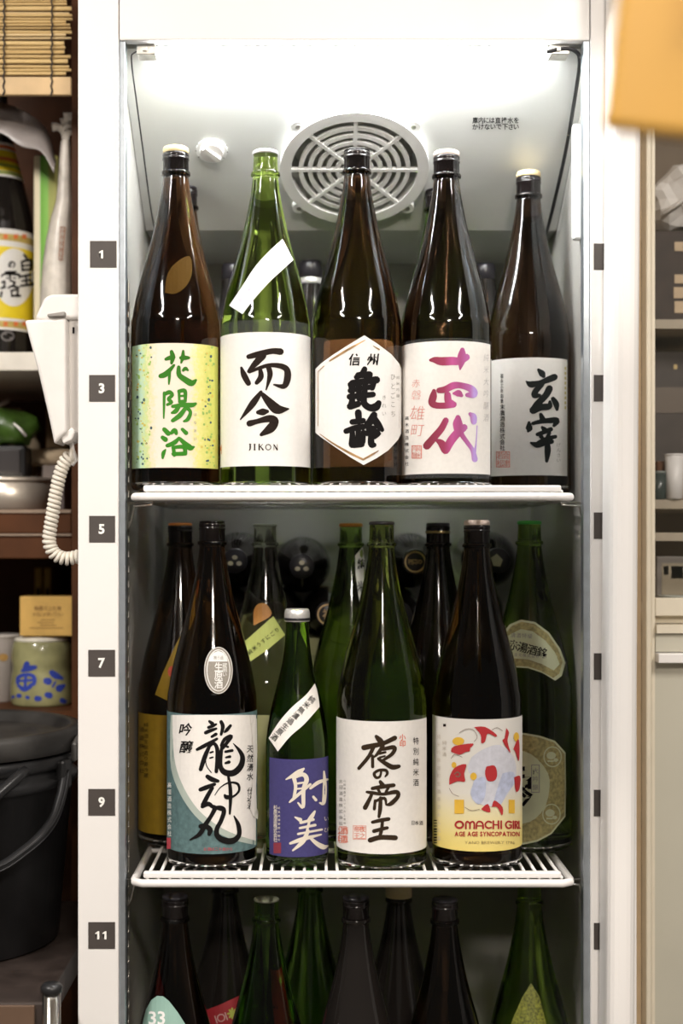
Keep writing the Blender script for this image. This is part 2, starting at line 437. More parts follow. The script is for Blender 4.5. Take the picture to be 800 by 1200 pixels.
# slotted shelf standards
for sx_, x0 in ((1, XL+0.003), (-1, XR-0.003)):
    x1 = x0+sx_*0.0085
    xp = x1-sx_*0.0012
    bm = bmesh.new()
    for y0, y1, xx in ((0.034, 0.0352, x0), (0.0508, 0.052, x0), (0.034, 0.0385, xp), (0.0475, 0.052, xp)):
        box_bm(bm, min(xx, x1)-FO[0], max(xx, x1)-FO[0], y0-FO[1], y1-FO[1], 0.48, 1.60)
    st = frombm('shelf_standard', bm, ZINC, fr)
    bm = bmesh.new()
    for k in range(63):
        z = 0.48+k*0.0175; box_bm(bm, min(xp, x1)-FO[0], max(xp, x1)-FO[0], 0.0385-FO[1], 0.0475-FO[1], z, z+0.0095)
    frombm('rung', bm, ZINC, st)['kind'] = 'stuff'
# number stickers
for txt, y in (('1', 298), ('3', 455), ('5', 620), ('7', 777), ('9', 940), ('11', 1096)):
    D = 1.646
    x0, x1, z0, z1 = wx(105.5 if y < 400 else (104.5 if y < 700 else 103.5), D), wx(136.5 if y < 400 else 134.8, D), wz(y+15.5, D), wz(y-15.5, D)
    s_ = box('number_sticker', x0, x1, -0.0048, -0.004, z0, z1, STICK, stl, 0, FO)
    pr = plane_proj((0, -0.0048, 0), (0, -1, 0), FO)
    p = Print()
    for cx_ in {'1': (119,), '11': (114.6, 123.0)}.get(txt, ()): p.poly([(cx_-3.0, y-2.6), (cx_+0.1, y-4.8), (cx_+1.7, y-4.8), (cx_+1.7, y+4.8), (cx_-0.8, y+4.8), (cx_-0.8, y-2.1), (cx_-3.0, y-1.1)])
    if txt not in ('1', '11'): p.char(txt, 119, y, 15.5, 0.035, fit=True)
    p.lay('number', pr, 0.0003, INKW, s_)
    ya = {298: 301, 455: 455, 620: 616, 777: 781, 940: 941, 1096: 1097}[y]
    box('number_sticker', wx(695.5, D), wx(695.5+31, D), -0.0048, -0.004, wz(ya+15.5, D), wz(ya-15.5, D), STICK, str_, 0, FO)
# rounded edge of the open door standing beside the right stile
bm = bmesh.new(); box_bm(bm, wx(714, 1.60), wx(748, 1.60), -0.062, -0.0044, 0.02, 2.05, 0.012, 4)
for v in bm.verts: v.co.x += (v.co.z-1.5)*0.0065-FO[0]; v.co.y -= FO[1]
frombm('door_edge', bm, WHITE, fr)

# wire shelves
def wire_shelf(zt, label):
    t = thing('wire_shelf', label, 'shelf', (0.04, 0.23, zt), 'white wire shelves in the refrigerator')
    O = Vector((0.04, 0.23, zt))
    xl, xr = -0.2065, 0.2895
    pts = [(xl, 0.47, zt-0.008), (xl, 0.005, zt-0.008), (xl+0.002, -0.009, zt-0.008), (xl+0.011, -0.016, zt-0.008),
           (xr-0.011, -0.016, zt-0.008), (xr-0.002, -0.009, zt-0.008), (xr, 0.005, zt-0.008), (xr, 0.47, zt-0.008)]
    tube('frame_rod', [Vector(q)-O for q in pts], 0.0046, SHELFW, t, 10)
    tube('back_rod', [Vector((xl, 0.466, zt-0.008))-O, Vector((xr, 0.466, zt-0.008))-O], 0.004, SHELFW, t)
    for y in (0.15, 0.31): tube('cross_rod', [Vector((xl, y, zt-0.007))-O, Vector((xr, y, zt-0.007))-O], 0.003, SHELFW, t)
    box('front_bar', -0.1945, 0.2765, -0.0160, -0.0080, zt-0.0025, zt+0.0050, SHELFW, t, 0.002, O)
    bm = None; vs, fs = [], []
    for k in range(38):
        x = -0.190+k*0.01262
        tube_geo([Vector((x, -0.0145, zt-0.0019))-O, Vector((x, 0.468, zt-0.0019))-O], 0.0019, 6, True, vs, fs)
    frompy('wire', vs, fs, SHELFW, t, True)['kind'] = 'stuff'
    for s_, x in ((-1, XL+0.012), (1, XR-0.012)):
        xi = x-s_*0.03
        tube('bracket', [Vector(q)-O for q in ((x, 0.030, zt-0.0139), (xi, 0.022, zt-0.0137), (xi, 0.016, zt-0.0165), (x-s_*0.009, 0.020, zt-0.0178), (x-s_*0.005, 0.022, zt-0.035), (x-s_*0.001, 0.026, zt-0.043), (x, 0.036, zt-0.046))], 0.0013, ZINC, t, 6)
    return t
Z1, Z2, Z3 = 1.354, 0.9185, 0.479
wire_shelf(Z1, 'white coated wire shelf directly below the brightly lit top row of bottles')
wire_shelf(Z2, 'white coated wire shelf under the middle row of bottles with blue and teal labels')

# ================================================================== BOTTLES
BIG = [(0.0, 0.040), (0.0008, 0.0475), (0.004, 0.0512), (0.010, 0.0525), (0.022, 0.0525), (0.178, 0.0525), (0.205, 0.0505), (0.230, 0.0460), (0.258, 0.0388), (0.287, 0.0308),
       (0.315, 0.0240), (0.346, 0.0180), (0.362, 0.0158), (0.3700, 0.0151), (0.3712, 0.0168), (0.3735, 0.0172), (0.3755, 0.0166), (0.3765, 0.0148), (0.392, 0.0142), (0.3965, 0.0142)]
SMALL = [(0.0, 0.020), (0.002, 0.032), (0.006, 0.0355), (0.012, 0.0368), (0.020, 0.0370), (0.126, 0.0370), (0.150, 0.0358), (0.180, 0.0310), (0.210, 0.0236), (0.235, 0.0180), (0.256, 0.0152), (0.272, 0.0140), (0.283, 0.0136)]
def densify(prof):
    q = spline([(z, r) for z, r in prof], 4)
    return q
class Bottle:
    def __init__(s, px, D, z, prof, glass, label, group, H=None, cap=None, capsule=None, name='sake_bottle', cat='bottle', body='glass'):
        k = 1.0
        top = prof[-1][0]
        if H: k = H/top
        s.prof = [(a*k, b) for a, b in prof]; s.X = wx(px, D); s.Y = D+CAM.y; s.Z = z; s.top = top*k
        s.t = thing(name, label, cat, (s.X, s.Y, z), group)
        dp = densify(s.prof); s.dp = dp
        # outer skin, then the thick-walled neck and shoulder are solid glass filled with sake
        lathe(body, [(r, zz) for zz, r in dp], glass, s.t, 48)
        if capsule:
            m = capsule; z0 = s.top-0.026
            lathe('neck_sleeve', [(0.0150, z0), (0.0153, z0+0.001), (0.0150, z0+0.018), (0.0158, z0+0.0188), (0.0158, z0+0.0205), (0.0150, z0+0.021), (0.0156, z0+0.0225), (0.0156, z0+0.0255), (0.0147, z0+0.0265), (0.002, z0+0.0266)], m, s.t, 32)
        if cap:
            m, h = cap[0], cap[1]; rr = cap[2] if len(cap) > 2 else 0.0152
            z0 = s.top-0.0005 if not capsule else s.top+0.0006
            if len(cap) > 3: z0 = s.top-cap[3]
            lathe('cap', [(rr-0.0006, z0), (rr, z0+0.0006), (rr, z0+h*0.6), (rr-0.0006, z0+h*0.85), (rr-0.002, z0+h), (0.002, z0+h)], m, s.t, 32)
    def r(s, z):
        d = s.dp; z = min(max(z, d[0][0]), d[-1][0])
        for (a, ra), (b, rb) in zip(d, d[1:]):
            if a <= z <= b: return ra+(rb-ra)*((z-a)/(b-a) if b > a else 0)
        return d[-1][1]
    def hit(s, px, py, eps):
        d = Vector(((px-CX)/F, 1.0, -(py-CY)/F)); ax, ay = s.X-CAM.x, s.Y-CAM.y
        t = ay-0.04
        a = d.x*d.x+1
        for _ in range(12):
            z = CAM.z+d.z*t-s.Z; r = s.r(z)+eps
            b = -2*(d.x*ax+ay); c = ax*ax+ay*ay-r*r
            disc_ = b*b-4*a*c
            t = (-b-math.sqrt(max(disc_, 0)))/(2*a)
        p = CAM+d*t
        v = Vector((p.x-s.X, p.y-s.Y, p.z-s.Z)); L = math.hypot(v.x, v.y); r = s.r(v.z)+eps
        return Vector((v.x/L*r, v.y/L*r, v.z))
    def wrap(s, x0, x1, y0, y1, m, name='label', eps=0.0003, grow=0.0):
        """rectangular label wrapped round the body, edges given where the picture shows them"""
        cx = CX+s.X*F/(s.Y-CAM.y)
        za, zb = s.hit(cx, y1, eps).z, s.hit(cx, y0, eps).z
        ym = (y0+y1)/2
        l, r_ = s.hit(x0, ym, eps), s.hit(x1, ym, eps)
        a0, a1 = math.atan2(l.x, -l.y)-grow, math.atan2(r_.x, -r_.y)+grow
        nu, nv = 30, 6; vs = []; fs = []
        for j in range(nv+1):
            z = za+(zb-za)*j/nv; rr = s.r(z)+eps
            for i in range(nu+1):
                a = a0+(a1-a0)*i/nu; vs.append((rr*math.sin(a), -rr*math.cos(a), z))
        for j in range(nv):
            for i in range(nu):
                a = j*(nu+1)+i; fs.append((a, a+1, a+nu+2, a+nu+1))
        o = frompy(name, vs, fs, m, s.t, True); return o
    def lay(s, p, name, m, eps=0.0006, parent=None): return p.lay(name, s.hit, eps, m, parent or s.t)

CAPW = mat('cream_cap', (0.72, 0.62, 0.46), 0.4); CAPY = mat('pale_gold_cap', (0.75, 0.60, 0.33), 0.35, metal=0.2)
CAPS = mat('silver_cap', (0.80, 0.78, 0.77), 0.32, metal=0.6); CAPK = mat('black_cap', (0.02, 0.018, 0.022), 0.3)
CAPG = mat('green_cap', (0.06, 0.42, 0.06), 0.35); CAPO = mat('orange_cap', (0.62, 0.24, 0.05), 0.4); CAPX = mat('white_cap', (0.75, 0.62, 0.54), 0.4)
CAPGR = mat('grey_cap', (0.14, 0.145, 0.10), 0.4)
SLEEVE = mat('dark_neck_sleeve', (0.008, 0.006, 0.006), 0.16)
G1 = 'bottles in the top row'; G1B = 'bottles behind the top row'; G2 = 'bottles in the middle row'; G3 = 'bottles in the bottom row'

# ---------------- top row
D1 = 1.705
# A green calligraphy
b = Bottle(206, D1, Z1, BIG, G_BROWN, 'brown bottle with green brush characters on speckled yellow-green label', G1, cap=(CAPY, 0.0075), capsule=SLEEVE)
AM = ramp_mat('speckled_wash_paper', 'X', [(0.0, (0.40, 0.56, 0.26)), (0.12, (0.46, 0.64, 0.50)), (0.20, (0.58, 0.66, 0.28)), (0.27, (0.74, 0.66, 0.46)), (0.33, (0.78, 0.68, 0.58)), (0.70, (0.78, 0.68, 0.56)), (0.80, (0.74, 0.70, 0.26)), (0.94, (0.62, 0.64, 0.16)), (1.0, (0.58, 0.62, 0.16))], -0.0500, 0.0505, speck=1)
la = b.wrap(154.6, 255.5, 402, 548, AM)
p = Print(150, 390, 6.318).strokes('''
322,140,24 330,180,32 322,225,18; 280,195,20 310,185,28 340,182,20; 408,135,16 405,180,26 393,222,12; 390,185,22 420,185,30 450,185,18;
340,240,16 312,272,26 275,308,36 240,320,28; 307,275,20 305,335,18 302,380,10; 375,255,24 378,310,32 420,345,38 470,372,40 502,350,16; 408,278,18 425,264,24 442,277,14;
268,445,20 266,540,16 264,632,10; 270,455,22 305,440,28 328,460,22 300,490,24 322,515,22 290,532,18; 377,440,18 380,510,16; 377,433,24 420,430,26 424,495,20; 380,468,14 422,466,14; 382,510,22 424,505,20;
330,545,22 400,535,28 470,535,30 500,525,18; 378,545,22 352,580,30 325,592,16; 422,560,24 385,610,32 330,650,24; 442,560,24 462,590,22 442,640,26 413,655,14;
268,715,28 298,745,32; 255,775,26 277,790,32; 256,928,14 262,890,26 277,865,10; 320,742,22 345,722,30 357,745,22; 402,715,22 430,742,28; 377,780,20 340,815,30 290,835,24;
385,785,22 420,820,32 460,850,38 487,845,14; 335,850,24 342,905,24; 340,848,20 412,846,26 424,895,26; 335,897,26 412,895,26''')
GRI = ramp_mat('green_brush_ink', 'Z', [(0, (0.03, 0.20, 0.012)), (0.5, (0.045, 0.22, 0.02)), (1, (0.03, 0.15, 0.01))], 0.03, 0.15)
b.lay(p, 'lettering', GRI, parent=la)
b.lay(Print(150, 390, 6.318).column('はなあび', 497, 575, 815, 26), 'small_print', INKG, parent=la)
for nm, m, n in (('speckle', mat('navy_speck', (0.05, 0.10, 0.12), 0.6), 46), ('speckle', mat('green_speck', (0.30, 0.48, 0.12), 0.6), 70), ('speckle', mat('ochre_speck', (0.62, 0.50, 0.10), 0.6), 40)):
    p = Print(150, 390, 6.318)
    for i in range(n):
        x = random.choice((random.triangular(42, 200, 90), random.triangular(530, 655, 590))); y = random.uniform(90, 980)
        if x > 500: y += 8
        r_ = random.uniform(3.5, 10); p.ell(x, y, r_, r_*random.uniform(0.7, 1.5), 7)
    o = b.lay(p, nm, m, 0.0005, la); o['kind'] = 'stuff'
b.lay(Print().poly([(193, 343), (196, 322), (206, 308), (222, 300), (225, 318), (219, 334), (206, 344)], smooth=3), 'shoulder_label', mat('amber_rear_label', (0.055, 0.027, 0.002), 0.8, spec=0.1), 0.0004)  # amber rear label seen through the bottle, laid on the front of the shoulder

# B two large brown-black characters
b = Bottle(311, 1.697, Z1, BIG, G_BRIGHT, 'bright green glass bottle with two big black characters on plain white label', G1, H=0.3935, cap=(CAPS, 0.005))
CLEARF = mat('clear_film', (0.75, 0.78, 0.80), 0.12, noise=0, alpha=0.05)
b.wrap(256.2, 365.5, 374.6, 390, CLEARF, 'clear_film', 0.0003)
la = b.wrap(256.0, 365.2, 389, 546, PAPERC)
p = Print(255, 370, 6.318).strokes('''
228,303,30 300,285,38 400,262,36 465,266,42; 335,297,44 280,352,40 228,412,20; 175,385,16 195,440,38 227,500,34; 235,420,14 300,390,22 380,367,26 465,372,34 513,402,40 515,470,44 488,522,34 415,510,10;
312,390,22 320,450,36 288,496,26; 375,380,32 387,440,34 358,548,8; 320,565,22 258,652,42 168,768,8; 332,582,28 382,640,52 442,692,62 525,690,10; 298,715,26 335,712,44 368,708,22; 235,798,40 300,780,32 380,762,46 425,778,46 392,832,58 322,880,22''')
b.lay(p, 'lettering', INKB, parent=la)
p = Print(255, 370, 6.318).strokes('''238,952,8 240,952,9 240,985,9 233,998,4; 232,952,3 248,952,3; 273,952,9 273,993,9; 266,952,3 281,952,3; 266,993,3 281,993,3; 307,952,9 307,993,9; 332,952,4 311,972,4; 316,968,6 336,993,9;
416,952,3 416,993,3; 416,954,6 440,992,9; 441,952,3 441,993,3''').ring(374, 973, 19, 20, 6)
b.lay(p, 'small_print', INKB, parent=la)
b.lay(Print(255, 370, 6.318).rect(8, 955, 28, 1025), 'seal', mat('orange_seal_ink', (0.70, 0.26, 0.10), 0.6), parent=la)
p = Print(260, 160, 5.0)
up = spline([(355, 600), (270, 678), (190, 768), (110, 890), (42, 990)], 4); dn = spline([(120, 1040), (190, 950), (280, 850), (350, 785), (418, 722)], 4)
st = b.lay(p.poly(up+dn), 'neck_label', PAPERC, 0.0004)
b.lay(Print(260, 160, 5.0).line('純米吟醸生', 90, 975, 320, 712, 44, 0.0, rot=math.radians(-40)), 'lettering', mat('faint_violet_ink', (0.52, 0.48, 0.60), 0.6), 0.0007, st)

# C hexagonal label
b = Bottle(418, D1, Z1, BIG, G_BROWN, 'brown glass bottle with white hexagonal label and heavy black characters', G1, H=0.3985, capsule=SLEEVE, cap=(SLEEVE, 0.002))
p = Print(365, 385, 6.318)
hexp = [(390, 50), (490, 115), (590, 190), (650, 262), (668, 305), (668, 540), (664, 775), (640, 822), (570, 900), (480, 960), (385, 1010), (290, 955), (170, 875), (70, 805), (28, 772), (28, 540), (28, 300), (70, 258), (150, 200), (270, 122)]
la = b.lay(p.poly(hexp), 'label', PAPERC, 0.0004)
p = Print(365, 385, 6.318).strokes('135,238,10 265,158,14 395,86,5; 455,128,4 500,155,10; 60,780,4 150,845,10 270,915,14 382,970,12; 382,970,12 450,932,12 495,905,5; 46,720,3 46,320,3; 46,320,3 90,278,6')
b.lay(p, 'border_line', GOLD, 0.0008, la)
p = Print(365, 385, 6.318).strokes('''
392,300,36 372,338,38 330,360,32; 345,345,40 430,340,42; 430,350,36 400,385,36 290,415,42; 300,402,38 380,392,38 480,380,48; 350,400,38 350,470,36 352,520,36; 462,390,38 448,440,36;
285,460,34 370,442,32 450,432,34; 280,505,38 360,497,36 455,488,36; 292,430,36 302,490,32 297,568,48; 285,576,44 345,558,40; 397,400,38 392,480,36 388,550,42 430,585,44 475,580,52 496,552,38;
345,622,44 350,690,38; 300,692,36 382,682,36; 255,760,36 320,737,38 385,727,38; 300,742,30 302,800,38 300,858,46; 310,860,42 372,858,36; 346,742,36 346,850,36; 384,765,30 378,840,36;
462,640,44 425,700,46 392,722,26; 452,652,42 492,712,46 522,750,28; 420,742,34 462,737,34; 402,776,36 490,768,42 462,800,38; 440,790,38 442,855,42 462,862,32''')
b.lay(p, 'lettering', INK, 0.0008, la)
p = Print(365, 385, 6.318).char('信', 318, 230, 92, 0.022, skew=0.12).char('州', 452, 230, 92, 0.022, skew=0.12)
b.lay(p, 'lettering', INK, 0.0008, la)
p = Print(365, 385, 6.318).column('ひとごこち', 603, 325, 665, 50, 0.0, 0.8).column('きれい', 537, 480, 660, 36)
p.column('純米吟醸', 640, 340, 520, 26)
b.lay(p, 'small_print', INKG, 0.0008, la)

# D gradient red to violet
b = Bottle(523, D1, Z1, BIG, G_DARK, 'dark bottle with three red to violet brush characters on ivory label', G1, H=0.393, cap=(CAPX, 0.0060), capsule=SLEEVE)
b.wrap(468, 576.5, 396, 402, CLEARF, 'clear_film'); b.wrap(468, 576.5, 554, 560, CLEARF, 'clear_film')
la = b.wrap(470.5, 574.3, 399.5, 555, PAPER)
p = Print(468, 385, 6.318).strokes('''228,234,18 260,232,38 310,242,52 390,240,52 440,240,48 495,212,44; 465,158,30 462,200,54 458,240,50 448,302,10;
292,458,36 340,450,42 400,422,44 460,422,38 530,447,46 548,485,50 500,492,26; 255,462,26 250,500,46 240,548,46 270,568,40 340,570,38 400,562,40; 355,490,42 362,540,46 388,555,42; 402,480,18 435,480,44 458,495,24;
342,680,38 310,740,42 260,800,46 202,868,50; 270,825,18 310,850,46 340,900,52; 345,900,46 380,832,52 430,772,52 478,732,44; 430,662,28 412,700,28 420,745,32; 432,658,32 446,712,38 458,780,32 500,842,28 540,900,28 557,968,38;
522,632,22 545,652,42 550,690,38; 574,720,6 566,850,8 552,930,24''')
GRD = ramp_mat('red_violet_ink', 'X', [(0, (0.24, 0.035, 0.06)), (0.3, (0.34, 0.05, 0.11)), (0.45, (0.52, 0.10, 0.30)), (0.6, (0.38, 0.08, 0.22)), (0.78, (0.48, 0.16, 0.42)), (0.86, (0.50, 0.34, 0.72)), (1, (0.42, 0.28, 0.66))], -0.026, 0.036)
b.lay(p, 'lettering', GRD, parent=la)
p = Print(468, 385, 6.318)
for ch, x, y, z in (('赤', 122, 405, 66), ('磐', 124, 492, 78), ('雄', 132, 625, 118), ('町', 132, 755, 104)): p.char(ch, x, y, z, -0.014, skew=0.15)
b.lay(p.seal(92, 868, 162, 960, 6, '純米吟醸'), 'red_print', INKPR, parent=la)
b.lay(Print(468, 385, 6.318).column('高木酒造株式会社', 54, 640, 1025, 30), 'small_print', INK, parent=la)
b.lay(Print(468, 385, 6.318).column('純米大吟醸酒', 642, 170, 705, 60, -0.004, 0.7, 0.1), 'small_print', mat('pale_grey_ink', (0.50, 0.48, 0.46), 0.6), parent=la)

# E set back to the right
b = Bottle(619, 1.82, Z1, BIG, G_DARK, 'dark bottle with two slanted black characters and red square seal, gold cap', G1, H=0.397, cap=(CAPY, 0.0075), capsule=SLEEVE)
la = b.wrap(573, 664.5, 419, 557, PAPERC)
p = Print(570, 400, 6.94).strokes('''422,232,22 450,262,46 462,282,30; 322,325,10 360,350,46 430,337,34 500,312,44 552,290,46; 452,350,32 402,400,42 388,440,40 430,440,26; 510,385,50 480,440,46 410,512,46 378,560,42;
378,560,54 440,537,46 508,528,44 514,490,20; 540,468,32 565,510,42 572,555,22; 440,595,26 455,632,42; 345,660,20 345,708,48 338,732,18; 375,668,24 440,652,32 500,645,38 570,645,44 548,685,24;
452,700,22 470,718,38; 412,757,26 470,737,32 522,715,32; 440,770,30 462,800,26; 510,745,26 490,790,28; 415,822,20 490,792,30 560,775,26; 360,825,16 410,842,42 480,827,32 530,815,32; 492,800,32 496,890,44 488,975,22''')
b.lay(p, 'lettering', mat('charcoal_ink', (0.020, 0.023, 0.023), 0.8, noise=0.1, spec=0.15), parent=la)
p = Print(570, 400, 6.94).column('嘉永三年創業', 124, 262, 505, 38, 0.004, 0.7).column('末廣酒造株式会社', 128, 510, 890, 46, 0.006, 0.95)
b.lay(p, 'small_print', INK, parent=la)
b.lay(Print(570, 400, 6.94).seal(80, 898, 186, 1022, 6, '会津若松'), 'seal', INKPR, parent=la)
b.lay(Print(570, 400, 6.94).column('げんさい', 586, 820, 990, 36), 'small_print', INKG, parent=la)
p = Print(570, 400, 6.94)
for y in range(220, 560, 40): p.ell(640, y, 8, 14, 8)
b.lay(p, 'gold_fleck', mat('gold_fleck_ink', (0.55, 0.48, 0.22), 0.5), parent=la)['kind'] = 'stuff'

# behind the top row
Bottle(217, 1.862, Z1, BIG, G_BROWN, 'brown bottle hidden behind the one with green characters', G1B, H=0.392, capsule=SLEEVE, cap=(CAPK, 0.003))
b = Bottle(412, 1.868, Z1, BIG, G_GREEN, 'green bottle with plain label hidden behind the hexagonal label bottle', G1B, H=0.392, capsule=SLEEVE, cap=(CAPK, 0.003))
b.wrap(366, 459, 402, 548, PAPER)
Bottle(512, 1.868, Z1, BIG, G_DGREEN, 'green bottle hidden behind the one with red to violet characters', G1B, H=0.390, capsule=SLEEVE, cap=(CAPK, 0.003))
for px, lab in ((272, 'small dark bottle in the gap left of the bright green bottle, capped black'), (568, 'small dark bottle in the gap before the red square seal bottle')):
    Bottle(px, 1.985, Z1, SMALL, G_BLACK, lab, G1B, H=0.318, cap=(CAPK, 0.022, 0.0150, 0.020))
b = Bottle(364, 1.985, Z1, SMALL, G_BLACK, 'small dark bottle with silver ringed cap beside the hexagonal label bottle', G1B, H=0.322, cap=(CAPK, 0.022, 0.0160, 0.020))
lathe('cap_ring', [(0.0163, b.top-0.030), (0.0168, b.top-0.029), (0.0168, b.top-0.023), (0.0163, b.top-0.022)], CAPS, b.t, 28)

# ---------------- middle row
# L teal and white label
b = Bottle(248.5, D1, Z2, BIG, G_BROWN, 'brown bottle with sweeping black calligraphy on teal and white label, oval tag', G2, H=0.3985, cap=(SLEEVE, 0.002), capsule=SLEEVE)
TEAL = mat('teal_print', (0.095, 0.165, 0.17), 0.6, noise=0.25, nscale=180)
la = b.wrap(195.2, 301.3, 837.5, 1001, TEAL)
Q = (190, 830, 6.0)
arc2 = spline([(60, 47), (56, 200), (62, 420), (125, 600), (230, 755), (360, 860), (500, 925), (658, 962)], 4)
b.lay(Print(*Q).poly(arc2+[(660, 47)]), 'pale_band', mat('pale_teal_print', (0.42, 0.48, 0.43), 0.6), 0.0005, la)
arc = spline([(72, 47), (74, 200), (94, 400), (158, 570), (255, 715), (385, 822), (510, 885), (658, 932)], 4)
b.lay(Print(*Q).poly(arc+[(660, 47)]), 'white_field', PAPER, 0.0007, la)
p = Print(*Q).strokes('''332,92,16 352,108,24; 325,135,18 355,124,20 380,112,12; 305,172,22 340,157,22 380,143,14; 348,200,16 378,182,20; 245,290,18 300,262,24 385,215,16; 332,265,20 300,340,28 270,430,24;
330,272,16 360,247,20 385,280,24 388,360,26 380,445,22; 338,312,12 356,306,12; 336,350,10 356,344,10; 305,330,5 310,400,6 345,452,6; 414,95,22 426,130,24 414,185,16; 480,122,18 455,152,22 438,168,12; 415,262,18 440,217,22 485,197,24 455,242,22 425,282,18;
430,258,16 462,272,14; 420,272,20 410,340,24 410,410,28 440,450,36 500,455,38 550,410,36 565,350,30 545,300,22 500,248,5; 445,306,16 492,297,18; 448,346,12 476,340,18; 445,386,14 470,378,20;
318,480,26 350,500,30 392,512,20; 268,572,24 312,556,28 368,534,20; 352,560,22 322,610,26 287,680,28; 282,692,22 322,672,28 352,690,20; 465,480,16 478,560,22 480,640,22 475,742,12; 370,610,5 410,556,7 470,523,11 530,532,16 540,580,14 500,620,14 455,625,28 440,612,16;
345,690,20 370,702,28 342,760,24 302,820,28 262,885,26 195,925,8; 362,700,16 408,702,32 434,722,28 414,790,26 384,850,28 390,900,32 440,930,36 500,930,36 540,890,28 535,820,26 505,758,8; 270,830,28 302,828,28 336,852,32 330,885,22''')
b.lay(p, 'lettering', INK, 0.0010, la)
b.lay(Print(*Q).char('吟', 165, 148, 92, 0.022, skew=0.2).char('醸', 170, 272, 92, 0.018, skew=0.2), 'lettering', INK, 0.0010, la)
p = Print(*Q).column('天然湧水', 618, 255, 512, 58, 0.012, 0.8, 0.1).column('仕込酒', 618, 555, 712, 52, 0.012, 0.8, 0.1)
b.lay(p, 'small_print', INK, 0.0010, la)
b.lay(Print(*Q).column('高垣酒造株式会社', 50, 515, 905, 40, 0.01, 0.75), 'small_print', INKW, 0.0010, la)
b.lay(Print(*Q).rect(32, 910, 60, 988).word('お酒は二十歳から', 290, 495, 990, 26), 'red_print', mat('crimson_ink', (0.50, 0.06, 0.08), 0.6), 0.0010, la)
b.lay(Print(*Q).poly([(618, 47), (634, 52), (632, 110), (645, 64), (664, 72), (668, 300), (660, 560), (664, 700), (680, 735), (672, 782), (640, 760), (618, 705), (640, 660), (648, 400), (640, 180), (628, 130)]), 'torn_flap', PAPER, 0.0016, la)
p = Print(230, 740, 8.0).ell(207, 365, 135, 222, 36)
tg = b.lay(p, 'oval_tag', mat('taupe_tag', (0.26, 0.235, 0.20), 0.6, noise=0.1, nscale=400), 0.0004)
b.lay(Print(230, 740, 8.0).ring(207, 365, 107, 192, 8).ring(207, 365, 130, 216, 4).poly([(118, 282), (128, 240), (160, 200), (207, 182), (254, 200), (284, 240), (294, 282)]), 'tag_border', PAPERC, 0.0008, tg)
b.lay(Print(230, 740, 8.0).column('生原酒', 208, 292, 532, 92, 0.012, 0.9).column('蔵囲い', 266, 296, 425, 46, 0.006), 'lettering', PAPERC, 0.0008, tg)
b.lay(Print(230, 740, 8.0).word('無ろ過', 160, 255, 245, 40), 'lettering', INKG, 0.0011, tg)

# M small bottle, blue label
b = Bottle(348, D1, Z2, SMALL, G_DGREEN, 'small green bottle with white characters on violet-blue label, diagonal paper strip', G2, H=0.2835, cap=(CAPS, 0.0150, 0.0150, 0.0005))
lathe('cap_ring', [(0.0152, b.top+0.001), (0.0155, b.top+0.0015), (0.0155, b.top+0.0035), (0.0152, b.top+0.004)], CAPK, b.t, 28)
BLUE = mat('violet_blue_print', (0.046, 0.040, 0.155), 0.6, noise=0.08, nscale=300)
la = b.wrap(315.5, 384.6, 890, 1004.5, BLUE)
Q = (300, 780, 4.8)
p = Print(*Q).strokes('''268,580,10 235,604,26 168,640,6; 212,628,20 222,680,16 212,745,14; 215,628,16 262,612,20 284,640,22 266,700,20 264,795,16 236,772,8; 226,664,10 266,658,9; 222,694,9 264,690,9; 188,768,8 218,742,15 305,668,12;
305,690,12 350,657,18 403,640,10; 382,595,8 386,680,20 380,770,18 358,772,8; 322,738,12 336,756,14; 218,852,6 248,868,20; 330,820,10 312,850,20 290,872,10; 250,884,13 322,866,13; 300,872,12 286,930,12; 246,914,11 332,897,13; 236,947,11 370,922,10;
192,1000,12 262,976,20 366,950,8; 292,930,16 262,990,22 206,1040,8; 302,966,12 340,1000,20 378,1020,24 402,1014,8''')
CREAM = mat('cream_ink', (0.70, 0.64, 0.54), 0.6)
b.lay(p, 'lettering', CREAM, parent=la)
b.lay(Print(*Q).column('杉原酒造株式会社', 108, 785, 992, 28, 0.012, 0.8).column('岐阜県揖斐郡大野町', 128, 790, 992, 15, 0.0).column('いび', 396, 830, 955, 30), 'small_print', CREAM, parent=la)
b.lay(Print(*Q).rect(98, 996, 140, 1056), 'seal', mat('dark_red_ink', (0.22, 0.03, 0.05), 0.6), parent=la)
up = spline([(330, 100), (280, 165), (200, 235), (130, 315), (70, 408)], 4); dn = spline([(122, 483), (190, 400), (270, 330), (357, 232)], 4)
st = b.lay(Print(*Q).poly(up+dn+[(352, 185), (342, 135)]), 'neck_label', PAPER, 0.0004)
b.lay(Print(*Q).line('純米無濾過生原酒', 328, 175, 88, 418, 40, 0.010, rot=math.radians(38)), 'lettering', INK, 0.0008, st)

